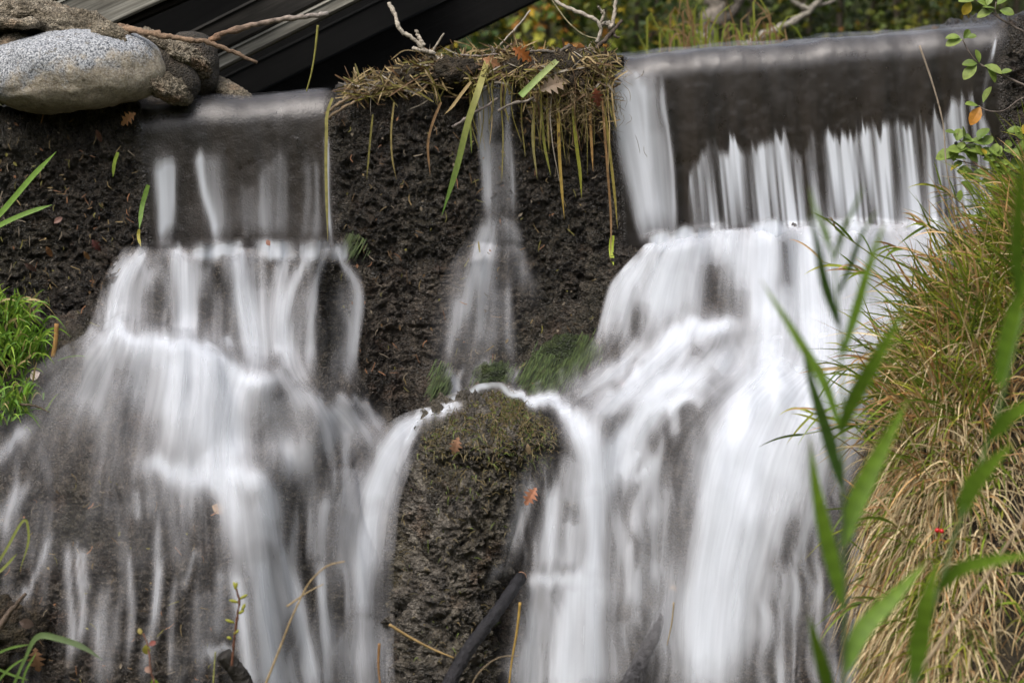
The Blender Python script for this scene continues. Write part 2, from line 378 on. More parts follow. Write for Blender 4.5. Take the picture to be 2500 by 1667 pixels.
# sampled depth of the stepped rock and the wall above it, in 4-pixel columns
GX = np.arange(-900, 3401, 4.0); GY = np.arange(-100, 2301, 4.0)
_P = prof_at(GX); DEPTH = np.empty((len(GY), len(GX)))
for j in range(len(GX)):
    DEPTH[:, j] = np.interp(GY, _P[j, :, 0], _P[j, :, 1])
_c = crest(GX)[None, :]; _hh = (GY[:, None]-_c)/500
_wall = np.where(_hh < CRAD, CRAD-np.sqrt(np.clip(CRAD**2-(CRAD-np.clip(_hh, 0, CRAD))**2, 0, None)), 0)
DEPTH = np.where(GY[:, None] < _P[:, 0, 0][None, :], _wall, DEPTH)
_k = np.array([1, 4, 6, 4, 1.])/16
for ax in (0, 1):
    for _ in range(2): DEPTH = np.apply_along_axis(lambda a: np.convolve(np.pad(a, 2, mode='edge'), _k, 'valid'), ax, DEPTH)
def depth(px, py):
    px = np.clip((np.asarray(px, float)-GX[0])/4, 0, len(GX)-1.001); py = np.clip((np.asarray(py, float)-GY[0])/4, 0, len(GY)-1.001)
    i = py.astype(int); j = px.astype(int); a = py-i; b = px-j
    return (DEPTH[i, j]*(1-a)*(1-b)+DEPTH[i+1, j]*a*(1-b)+DEPTH[i, j+1]*(1-a)*b+DEPTH[i+1, j+1]*a*b)

# smoother course taken by the water over the steps
_D2 = DEPTH.copy()
for _s in range(1, 6):
    _D2 = np.minimum(_D2, np.minimum(np.roll(DEPTH, _s, 0), np.roll(DEPTH, -_s, 0)))
_g = np.exp(-.5*(np.arange(-14, 15)/5.0)**2); _g /= _g.sum()
for ax in (0, 1): _D2 = np.apply_along_axis(lambda a: np.convolve(np.pad(a, 14, mode='edge'), _g, 'valid'), ax, _D2)
def wdepth(px, py):
    global DEPTH
    keep = DEPTH; DEPTH = _D2; r = depth(px, py); DEPTH = keep
    return r
# one sheet of ground out to the horizon: low stream bed in front, higher bank behind
def build_ground():
    g = np.sinh(np.linspace(-4.6, 4.6, 161))/np.sinh(4.6)*260
    X, Y = np.meshgrid(g, g+2.0)
    back = 1/(1+np.exp(-(Y-1.6)*3)); side = np.clip((np.abs(X)-4.5)/3, 0, 1)
    Z = -2.35+back*3.25+np.clip((Y-9)/60, 0, 1)**.8*14
    Z = Z+(1-back)*side**1.3*3.2*np.clip((Y+25)/20, 0, 1)+back*side*.5
    Z = Z+np.clip((-17-Y)/16, 0, 1)**.7*13+np.clip((np.abs(X)-9)/14, 0, 1)**.7*12*np.clip((Y+40)/8, 0, 1)*np.clip((14-Y)/8, .25, 1)  # unseen slopes added behind the camera and at the sides to block low sky
    P = np.stack([X, Y, Z], -1); P[..., 2] += fbm(P, .35, 4, 5)*.25
    m = NT('forest_floor'); v = m.coord(); n = m.noise(v, 1.3, 6); n2 = m.noise(v, 22, 4)
    c = m.ramp(n, [(.3, (.03, .035, .014)), (.5, (.06, .07, .02)), (.7, (.10, .075, .035))])
    c = m.mix(.6, c, m.ramp(n2, [(.3, .4), (.7, 1.3)]), 'MULTIPLY'); m.pbr(c, .9, .2, m.bump(n2, .7, .05))
    return tag(new_mesh('ground', P, gridF(161, 161), m.m), kind='structure')
build_ground()
CZ = float(at(1250, crest(1250), CRAD)[2])
def build_pool():
    X, Y = np.meshgrid(np.linspace(-9, 9, 60), np.linspace(CRAD+.05, 7, 40))
    xs = np.linspace(-900, 3400, 60); zc = at(xs, crest(xs), CRAD)
    Z = np.interp(X, zc[:, 0], zc[:, 2])-.02
    return tag(new_mesh('upstream_pool', np.stack([X, Y, Z], -1), gridF(40, 60), M_POOL), kind='structure')
build_pool()

def rough_amt(px):
    """bare muddy stretches of the wall are rough, the stretches under running water are smooth"""
    return np.interp(px, [-900, 310, 350, 790, 830, 1440, 1500, 2410, 2460, 3400], [1, 1, .16, .16, 1, 1, .12, .12, 1, 1])
def wall_grid(px, offs, a_end=None, drop=1.9, nback=24, narc=16, ndown=120, back=1.4):
    C = at(px, crest(px), CRAD)
    prof = [(CRAD+back*(1-i/nback), offs) for i in range(nback)]
    prof += [(CRAD-(CRAD+offs)*math.sin(a), -(CRAD)*1+(CRAD+offs)*math.cos(a)) for a in np.linspace(0, math.pi/2, narc)]
    prof += [(-offs, -CRAD-drop*(i/ndown)) for i in range(1, ndown+1)]
    prof = np.array(prof)
    P = np.empty((len(prof), len(px), 3))
    P[..., 0] = C[None, :, 0]; P[..., 1] = prof[:, 0][:, None]; P[..., 2] = C[None, :, 2]+prof[:, 1][:, None]
    return P, prof
XS = np.concatenate([np.arange(-900, -100, 14.0), np.arange(-100, 2600, 3.4), np.arange(2600, 3401, 14.0)])
def build_dam():
    px = XS; P, prof = wall_grid(px, 0, ndown=250, drop=1.9)
    N = grid_normals(P); r = rough_amt(px)[None, :]
    W = P+np.stack([noise(P, 11, 61), noise(P, 11, 62), noise(P, 11, 63)], -1)*.035
    d = fbm(P, 3.2, 3, 1)*.05+(billow(W, 15, 2, 3)-.3)*.04+(billow(W, 42, 2, 9)-.3)*.045+(billow(W, 85, 2, 10)-.3)*.03
    d = d*np.where(r > .3, r, 0)+.003*fbm(P, 20, 3, 2)+r*.02
    # the wall bulges with silt between the two spillways and beside them
    P = P+N*d[..., None]
    o = new_mesh('dam_wall', P, gridF(*P.shape[:2]), M_WALL, attrs={'grit': np.broadcast_to(np.clip((r-.12)/.5, 0, 1), P.shape[:2])})
    return tag(o, 'dark wet algae-stained concrete dam wall under the falling water', 'dam wall')
build_dam()
def build_rock():
    px = XS; K = prof_at(px); rows = []
    for s in range(PK.shape[1]-1):
        n = [12, 100, 26, 56, 56, 95, 140, 50][s]
        t = np.arange(n)/n if s < PK.shape[1]-2 else np.linspace(0, 1, n)
        rows.append(K[:, s, 0][None]*(1-t)[:, None]+K[:, s+1, 0][None]*t[:, None])
    py = np.concatenate(rows); X = np.broadcast_to(px, py.shape)
    P = at(X, py, depth(X, py)); N = grid_normals(P)
    W = P+np.stack([noise(P, 11, 61), noise(P, 11, 62), noise(P, 11, 63)], -1)*.035
    d = fbm(P, 2.6, 3, 21)*.06+(billow(W, 13, 2, 23)-.32)*.05+(billow(W, 42, 2, 29)-.3)*.045+(billow(W, 85, 2, 30)-.3)*.03
    P = P+N*(d-.03)[..., None]
    return tag(new_mesh('rock_slope', P, gridF(*P.shape[:2]), M_ROCK), kind='structure')
build_rock()

# mossy boulder in the middle of the fall
BPY = np.array([955, 966, 985, 1030, 1080, 1150, 1250, 1350, 1450, 1560, 1700, 1850])
BL = np.array([1178, 1122, 1072, 1010, 984, 962, 948, 935, 935, 940, 930, 920])
BR = np.array([1208, 1262, 1308, 1358, 1386, 1358, 1310, 1270, 1240, 1225, 1235, 1240])
BD = np.array([.02, .14, .26, .40, .47, .46, .50, .52, .54, .58, .62, .66])
def boulder_pt(py, s, push=0.0):
    l, r, dd = (np.interp(py, BPY, a) for a in (BL, BR, BD))
    Y = -.50-.16*np.clip((py-955)/900, 0, 1)-dd*np.sqrt(np.clip(1-s*s, 0, 1))**.9-push
    return at((l+r)/2+(r-l)/2*s, py, Y)
def build_boulder():
    s = np.sin(np.linspace(-math.pi/2, math.pi/2, 190))
    py = np.concatenate([np.linspace(955, 1030, 50)[:-1], np.linspace(1030, 1850, 300)])
    S, PY = np.meshgrid(s, py); P = boulder_pt(PY, S); N = grid_normals(P)
    W = P+np.stack([noise(P, 11, 61), noise(P, 11, 62), noise(P, 11, 63)], -1)*.03
    d = fbm(P, 4, 3, 31)*.05+(billow(W, 14, 3, 33)-.3)*.085+(billow(W, 40, 2, 35)-.3)*.045+(billow(W, 90, 2, 36)-.3)*.026
    P = P+N*d[..., None]
    o = new_mesh('mossy_boulder', P, gridF(*P.shape[:2]), M_MOSSROCK)
    tag(o, 'rounded brown mossy boulder dividing the waterfall in the middle', 'boulder')
    b = MB()
    for i in range(2600):
        py = 960+abs(random.gauss(0, 1))*95 if i < 2300 else random.uniform(960, 1650); s = random.uniform(-.8, .97) if i > 900 else random.uniform(.1, .97)
        if py > 1700: continue
        p = boulder_pt(py, s, .03); L = random.uniform(.01, .035)
        d = np.array([random.gauss(0, .6), -.5+random.gauss(0, .4), random.gauss(-.2, .7)])
        q = p+d*L; g = random.random()
        c = np.array([.10, .085, .03])*(1-g)+np.array([.16, .115, .055])*g if random.random() < .75 else np.array([.10, .13, .025])
        b.blade(np.array([p, (p+q)/2+[0, 0, L*.25], q]), np.array([.0018, .0016, .0004]), c*random.uniform(.6, 1.7))
    mo = b.build('moss', M_STRAW, o); mo['kind'] = 'stuff'
    return o
build_boulder()

# ------------------------------------------------------------------ falling water
def loft(lines, nt, nk):
    """flow lines (lists of px, py) spread into a fine grid that follows the current"""
    L = np.array(lines, float); K, T, _ = L.shape
    a = np.stack([smooth_path(L[k], nt) for k in range(K)])           # along
    x = np.linspace(0, K-1, nk); i = np.clip(x.astype(int), 0, K-2); u = (x-i)[:, None, None]
    m = np.gradient(a, axis=0)
    return ((2*u**3-3*u**2+1)*a[i]+(u**3-2*u**2+u)*m[i]+(-2*u**3+3*u**2)*a[i+1]+(u**3-u**2)*m[i+1])   # nk x nt x 2
def stroke_density(px, py, strokes):
    keep = np.ones(px.shape)
    Q = np.stack([px/42, py/150, 0*px+3.3], -1); Q2 = np.stack([px/14, py/90, 0*px+8.1], -1)
    wx = noise(Q, 1, 51)*10+noise(Q2, 1, 53)*3; wy = noise(Q, 1, 57)*20+noise(Q2, 1, 59)*8
    px = px+wx; py = py+wy
    for si, st in enumerate(strokes):
        s, w0, w1, pts = st
        pts = smooth_path(pts, max(6, 5*len(pts))) if len(pts) > 2 else np.array(pts, float)
        wmax = max(abs(w0), abs(w1))*4.5+30
        lo = pts.min(0)-wmax; hi = pts.max(0)+wmax
        msk = (px > lo[0]) & (px < hi[0]) & (py > lo[1]) & (py < hi[1])
        if not msk.any(): continue
        X, Yy = px[msk], py[msk]; best = np.zeros(X.shape); n = len(pts)-1
        ln = np.linalg.norm(np.diff(pts, axis=0), axis=1).sum(); short = ln < 1.5*max(w0, w1)
        for k in range(n):
            A, B = pts[k], pts[k+1]; AB = B-A; l2 = AB@AB+1e-9
            t = np.clip(((X-A[0])*AB[0]+(Yy-A[1])*AB[1])/l2, 0, 1)
            d2 = (X-A[0]-t*AB[0])**2+(Yy-A[1]-t*AB[1])**2
            tp = (k+t)/n; wd = abs(w0)+(abs(w1)-abs(w0))*tp
            f = 1 if short else np.clip(.4+tp/.16, 0, 1)*np.clip(.25+(1-tp)/.26, 0, 1)
            best = np.maximum(best, f*(.9*np.exp(-(d2/wd**2)**1.1)+.1*np.exp(-d2/(2.0*wd)**2)))
        if s < 0: keep[msk] = 1-(1-keep[msk])*(1+s*best)
        else: keep[msk] *= 1-s*best
    return 1-keep
def water_sheet(lines, strokes, nt, nk, offs, base=0.0, gain=1.0, extra=None, fade=(.04, .04, .03), wob=.012, seed=0, dfun=None):
    G = loft(lines, nt, nk); px, py = G[..., 0], G[..., 1]
    Y = (dfun or depth)(px, py)-offs
    P = at(px, py, Y); N = grid_normals(P)
    P = P+N*(noise(P*np.array([1, 1, .25]), 14, 41+seed)*wob)[..., None]
    de = 1-(1-stroke_density(px, py, strokes))*(1-base)*(1-(extra(px, py) if extra else 0))
    k = np.linspace(0, 1, nk)[:, None]; t = np.linspace(0, 1, nt)[None]
    sm = lambda x: np.clip(x, 0, 1)**2*(3-2*np.clip(x, 0, 1))
    de = de*sm(k/fade[2])*sm((1-k)/fade[2])*sm(t/fade[0])*sm((1-t)/fade[1] if fade[1] else np.ones_like(t))
    de = np.clip(de*gain, 0, 1)
    u = np.cumsum(np.r_[np.zeros((1, nt)), np.linalg.norm(np.diff(P, axis=0), axis=-1)], 0)
    u = np.broadcast_to(u.mean(1, keepdims=True), u.shape)
    v = np.cumsum(np.c_[np.zeros((nk, 1)), np.linalg.norm(np.diff(P, axis=1), axis=-1)], 1)
    return P.reshape(-1, 3), gridF(nk, nt), np.stack([u+seed*3.7, v+seed*1.9], -1).reshape(-1, 2), de.ravel()
def water_object(name, sheets):
    V = []; F = []; U = []; D = []; n = 0
    for p, f, uv, de in sheets:
        keep = (de[f] > .004).any(1); V.append(p); F.append(f[keep]+n); U.append(uv); D.append(de); n += len(p)
    o = new_mesh(name, np.concatenate(V), np.concatenate(F), M_WATER, uv=np.concatenate(U), attrs={'dens': np.concatenate(D)})
    return tag(o, kind='structure')
def both(lines, strokes, nt, nk, offs, base=0., g=(.78, .5), **kw):
    return [water_sheet(lines, strokes, nt, nk, offs, base, g[0], seed=1, **kw), water_sheet(lines, strokes, nt, nk, offs+.03, base, g[1], seed=2, **kw)]

S_LEFT_WALL = [(.75, 26, 15, [(402, 380), (404, 450), (408, 600)]), (.5, 8, 8, [(388, 385), (400, 600)]), (.4, 9, 9, [(418, 385), (418, 600)]),
 (.7, 10, 12, [(490, 372), (502, 450), (530, 595)]), (.38, 26, 20, [(522, 375), (528, 450), (540, 595)]),
 (.30, 24, 26, [(662, 395), (660, 590)]), (.25, 12, 14, [(640, 430), (645, 590)]), (.25, 22, 24, [(600, 455), (605, 590)]),
 (.30, 13, 14, [(690, 378), (690, 590)]), (.34, 10, 12, [(745, 385), (750, 590)]), (.4, 9, 11, [(770, 380), (774, 590)]),
 (.75, 6, 6, [(797, 300), (799, 450), (803, 610)]), (.12, 50, 50, [(450, 530), (760, 530)])]
S_LEFT = [(.85, 18, 34, [(352, 606), (300, 700), (275, 815)]), (.55, 22, 30, [(395, 625), (345, 700), (330, 810)]), (.4, 14, 20, [(330, 610), (285, 680), (262, 760)]),
 (.95, 26, 32, [(442, 606), (444, 700), (446, 830)]), (.55, 14, 20, [(478, 612), (472, 700), (470, 820)]),
 (.85, 30, 34, [(575, 606), (590, 700), (612, 800), (622, 890)]), (.4, 22, 24, [(630, 606), (640, 720), (650, 890)]), (.35, 16, 20, [(540, 610), (500, 660), (495, 760)]),
 (.7, 18, 24, [(705, 602), (690, 660), (682, 760), (690, 880)]), (.75, 14, 20, [(770, 604), (735, 660), (705, 740), (712, 900)]), (.7, 10, 14, [(800, 600), (782, 660), (770, 740), (760, 900)]),
 (.65, 9, 12, [(808, 596), (838, 630), (862, 690), (866, 800), (855, 940)]), (.35, 24, 30, [(745, 700), (735, 850), (740, 960)]), (.3, 30, 34, [(840, 700), (840, 860), (830, 950)]),
  (-.6, 22, 20, [(385, 640), (392, 645)]), (-.5, 14, 14, [(520, 648), (524, 656)]), (-.55, 18, 26, [(372, 720), (368, 800)]), (-.6, 22, 28, [(505, 720), (520, 850)]), (-.5, 12, 22, [(795, 640), (790, 800), (780, 900)]),
 # froth ridge and the fan below it
 (.95, 22, 26, [(240, 818), (300, 824), (360, 838), (420, 836), (480, 862), (560, 905), (640, 922), (720, 905)]), (.6, 34, 40, [(300, 850), (420, 880), (560, 945)]),
 (.7, 12, 12, [(552, 828), (556, 836)]), (.6, 10, 10, [(680, 842), (684, 850)]),
 (.55, 34, 60, [(260, 840), (240, 920), (215, 1010)]), (.75, 50, 60, [(440, 870), (430, 940), (420, 1030)]), (.6, 40, 40, [(345, 850), (335, 920), (330, 980)]),
 (.75, 60, 66, [(520, 900), (500, 1000), (500, 1100)]), (.85, 42, 44, [(570, 930), (575, 1040), (580, 1140)]), (.5, 34, 50, [(640, 930), (660, 1040), (690, 1130)]),
 (.5, 24, 44, [(700, 930), (780, 1000), (860, 1100)]), (.5, 18, 30, [(780, 985), (860, 1030), (930, 1100)]), (.45, 12, 20, [(820, 975), (900, 1015), (945, 1060)]),
 (-.45, 22, 28, [(300, 910), (285, 1000)]), (-.35, 40, 50, [(640, 1040), (720, 1140)]), (-.35, 60, 70, [(340, 1040), (300, 1120)]),
 (.8, 26, 46, [(360, 1132), (430, 1150), (500, 1170), (560, 1220), (590, 1300)]), (.92, 30, 42, [(540, 1170), (600, 1172), (640, 1200), (650, 1300)]), (.6, 50, 50, [(500, 1100), (560, 1160)]),
 (.62, 60, 60, [(600, 1290), (650, 1420), (680, 1560)]), (.95, 24, 40, [(630, 1370), (650, 1500), (670, 1720)]), (.8, 16, 24, [(575, 1385), (590, 1500), (615, 1720)]), (.85, 18, 26, [(690, 1320), (720, 1440), (745, 1560), (770, 1720)]), (.5, 22, 40, [(640, 1310), (700, 1310)]),
 (.5, 16, 20, [(800, 1210), (786, 1290), (780, 1380)]), (.75, 10, 14, [(782, 1380), (790, 1500), (805, 1720)]), (.45, 40, 50, [(860, 1150), (840, 1260)]), (.35, 36, 36, [(720, 1090), (760, 1200), (770, 1290)]),
 (.4, 110, 120, [(470, 930), (480, 1100)]), (.35, 60, 80, [(690, 960), (820, 1090)]), (.3, 60, 60, [(620, 700), (640, 860)]),
 # thin film over the left mound
 (.24, 90, 90, [(200, 880), (110, 1010), (40, 1100)]), (.24, 90, 80, [(330, 960), (280, 1070)]), (.14, 110, 120, [(330, 1200), (330, 1400)]), (.16, 110, 120, [(100, 1200), (60, 1400)]),
 (.5, 18, 20, [(60, 1055), (15, 1085), (-30, 1130)]), (.5, 18, 20, [(70, 1170), (30, 1230), (5, 1310)]), (.5, 10, 12, [(190, 1330), (195, 1450), (190, 1580)]), (.5, 10, 10, [(160, 1340), (165, 1480), (175, 1620)]), (.45, 10, 12, [(215, 1340), (210, 1440)]),
 (.45, 9, 12, [(385, 1270), (385, 1400), (370, 1560)]), (.5, 9, 10, [(392, 1370), (375, 1480), (345, 1667)]), (.4, 8, 10, [(335, 1180), (340, 1260)]), (.45, 8, 8, [(120, 1300), (80, 1420), (20, 1560)]), (.4, 9, 9, [(315, 1330), (320, 1480), (310, 1640)]), (.4, 8, 10, [(480, 1340), (450, 1440)]), (.35, 20, 20, [(260, 1420), (260, 1667)]), (.45, 16, 20, [(540, 1380), (535, 1560)]), (.6, 16, 14, [(505, 1588), (570, 1586)]), (.3, 30, 40, [(500, 1440), (490, 1640)]), (.35, 9, 9, [(240, 1500), (240, 1700)]), (.35, 9, 9, [(430, 1420), (425, 1667)])]
FL_LEFT = [
 [(300, 603), (246, 690), (205, 805), (80, 880), (-70, 1020), (-130, 1250), (-150, 1500), (-160, 1740)],
 [(332, 600), (278, 690), (246, 805), (180, 900), (80, 1040), (20, 1250), (-20, 1500), (-40, 1740)],
 [(372, 600), (335, 690), (322, 812), (300, 900), (260, 1040), (215, 1250), (180, 1500), (165, 1740)],
 [(436, 600), (436, 700), (436, 832), (430, 920), (410, 1050), (385, 1250), (365, 1500), (355, 1740)],
 [(520, 600), (516, 700), (520, 870), (520, 950), (510, 1080), (500, 1230), (510, 1500), (515, 1740)],
 [(590, 600), (598, 700), (616, 895), (590, 970), (585, 1100), (610, 1240), (640, 1500), (670, 1740)],
 [(652, 600), (648, 700), (660, 905), (670, 970), (680, 1090), (690, 1240), (735, 1500), (785, 1740)],
 [(730, 600), (700, 700), (705, 905), (760, 980), (800, 1090), (790, 1240), (800, 1500), (830, 1740)],
 [(800, 600), (772, 700), (752, 910), (820, 985), (890, 1090), (860, 1250), (855, 1500), (870, 1740)],
 [(842, 600), (856, 700), (850, 915), (910, 990), (955, 1085), (925, 1250), (910, 1500), (915, 1740)],
 [(872, 606), (896, 720), (892, 930), (965, 1005), (1000, 1085), (975, 1250), (960, 1500), (955, 1740)]]
FL_LEFT_WALL = [[(x, 320), (x+2, 400), (x+5, 500), (x+9, 626)] for x in (325, 440, 560, 690, 825)]
S_VALLEY = [(.85, 12, 30, [(1120, 992), (1040, 1012), (985, 1045), (945, 1100)]), (.9, 34, 34, [(955, 1085), (925, 1160), (905, 1240)]), (.5, 12, 14, [(1040, 1022), (985, 1075), (955, 1130)]),
 (.8, 26, 30, [(908, 1240), (890, 1400), (885, 1520)]), (.55, 50, 60, [(890, 1180), (860, 1280), (850, 1420)]), (.5, 40, 70, [(900, 1500), (890, 1720)]), (.4, 60, 60, [(820, 1560), (920, 1620)]), (.3, 26, 30, [(985, 1085), (955, 1200), (945, 1400)]), (.2, 30, 30, [(960, 1400), (955, 1700)])]
FL_VALLEY = [[(1160, 962), (1070, 988), (985, 1008), (915, 1060), (850, 1160), (800, 1280), (780, 1500), (770, 1740)],
 [(1160, 978), (1085, 1004), (1015, 1030), (955, 1085), (905, 1180), (880, 1290), (870, 1500), (870, 1740)],
 [(1160, 995), (1100, 1022), (1060, 1060), (1020, 1110), (985, 1200), (970, 1300), (965, 1500), (970, 1740)]]
S_CENTER = [(.6, 14, 14, [(1192, 190), (1190, 300), (1192, 540)]), (.5, 7, 10, [(1178, 200), (1180, 360), (1186, 540)]), (.5, 8, 9, [(1243, 190), (1240, 330), (1248, 530)]), (.4, 10, 12, [(1225, 170), (1215, 220), (1210, 300)]), (.3, 30, 26, [(1215, 330), (1218, 540)]), (.5, 16, 8, [(1250, 140), (1205, 165), (1185, 200)]),
 (.6, 20, 40, [(1205, 540), (1190, 600), (1160, 720)]), (.42, 14, 30, [(1235, 545), (1258, 600), (1272, 700)]), (.5, 16, 20, [(1185, 560), (1150, 660), (1120, 800)]), (.34, 44, 80, [(1195, 590), (1170, 700), (1150, 880)]), (.3, 12, 16, [(1210, 600), (1215, 740), (1205, 880)]), (.4, 10, 12, [(1240, 690), (1245, 880)]), (.35, 12, 14, [(1180, 640), (1175, 870)]), (.35, 10, 10, [(1120, 720), (1100, 880)]), (-.4, 18, 22, [(1225, 620), (1230, 720)]),
 (.65, 14, 12, [(1100, 905), (1118, 935), (1112, 1000)]), (.5, 8, 10, [(1140, 900), (1118, 940), (1095, 1010)]), (.5, 10, 16, [(1265, 888), (1240, 930), (1215, 985)]), (.3, 14, 30, [(1200, 890), (1160, 960)]), (.2, 14, 14, [(1480, 620), (1480, 780)])]
FL_CENTER = [[(1150, 150), (1158, 300), (1165, 450), (1150, 545), (1075, 680), (1030, 880), (1010, 980), (1000, 1060)],
 [(1185, 150), (1186, 300), (1192, 450), (1190, 545), (1140, 680), (1110, 880), (1090, 980), (1060, 1060)],
 [(1220, 148), (1218, 300), (1222, 450), (1220, 545), (1200, 680), (1180, 880), (1160, 980), (1130, 1060)],
 [(1250, 146), (1246, 300), (1250, 450), (1252, 545), (1260, 680), (1260, 880), (1240, 980), (1220, 1060)],
 [(1275, 145), (1275, 300), (1280, 450), (1295, 545), (1330, 680), (1330, 880), (1320, 980), (1310, 1060)]]
# right-hand curtain: every streamlet breaks away from the wall at its own height
JX = [1640, 1665, 1681, 1697, 1714, 1742, 1762, 1785, 1810, 1826, 1856, 1874, 1914, 1935, 1956, 1989, 2003, 2021, 2046, 2071, 2092, 2121, 2149, 2164, 2192, 2217, 2242, 2264, 2285, 2303, 2324, 2349, 2378, 2392, 2405, 2425]
JY = [560, 440, 379, 372, 330, 323, 345, 314, 362, 336, 332, 321, 304, 350, 343, 296, 318, 298, 316, 311, 295, 275, 308, 282, 268, 286, 254, 290, 255, 290, 229, 218, 207, 243, 262, 330]
def curtain_density(px, py):
    x = px-.10*(py-300); z = 0*px
    yt = np.interp(x, JX, JY)+22*np.abs(noise(np.stack([x/11, z, z], -1), 1, 201))+10*noise(np.stack([x/5, z, z], -1), 1, 202)
    n1 = noise(np.stack([x/7, py/260, z], -1), 1, 203); n2 = noise(np.stack([x/17, py/340, z], -1), 1, 204); n3 = noise(np.stack([x/45, py/300, z], -1), 1, 205)
    st = np.clip(.54+.42*n2+.30*n1+.22*n3, .06, .97)
    q = np.clip((py-yt+6)/38, 0, 1); q = q*q*(3-2*q)
    return q*st*np.clip((2425-x)/14, 0, 1)*np.clip((x-1655)/20, 0, 1)
S_CURT = [(.8, 4, 5, [(2442, 84), (2425, 120), (2412, 170)]), (.25, 6, 7, [(2412, 170), (2400, 260), (2405, 420)])]
FL_CURT = [[(x-4, float(crest(x))+4), (x, 200+.1*(2400-x)), (x+8, 360), (x+24, 590)] for x in (1625, 1720, 1820, 1920, 2020, 2120, 2220, 2320, 2390, 2440)]
S_E = [(.8, 34, 26, [(1522, 185), (1545, 300), (1570, 420), (1596, 590)]), (.6, 16, 16, [(1500, 190), (1512, 280), (1545, 450), (1580, 600)]), (.75, 14, 16, [(1560, 178), (1578, 300), (1592, 450), (1612, 600)]), (.5, 20, 20, [(1585, 195), (1605, 300), (1622, 420), (1635, 590)]), (.6, 5, 6, [(1612, 190), (1640, 380), (1650, 560)]), (.5, 16, 10, [(1655, 235), (1662, 260)]), (.3, 40, 40, [(1580, 300), (1620, 560)])]
FL_E = [[(1470, 172), (1478, 300), (1510, 450), (1555, 610)], [(1515, 168), (1530, 300), (1560, 450), (1590, 610)], [(1570, 166), (1590, 300), (1605, 450), (1625, 610)], [(1630, 172), (1660, 300), (1665, 450), (1672, 610)]]
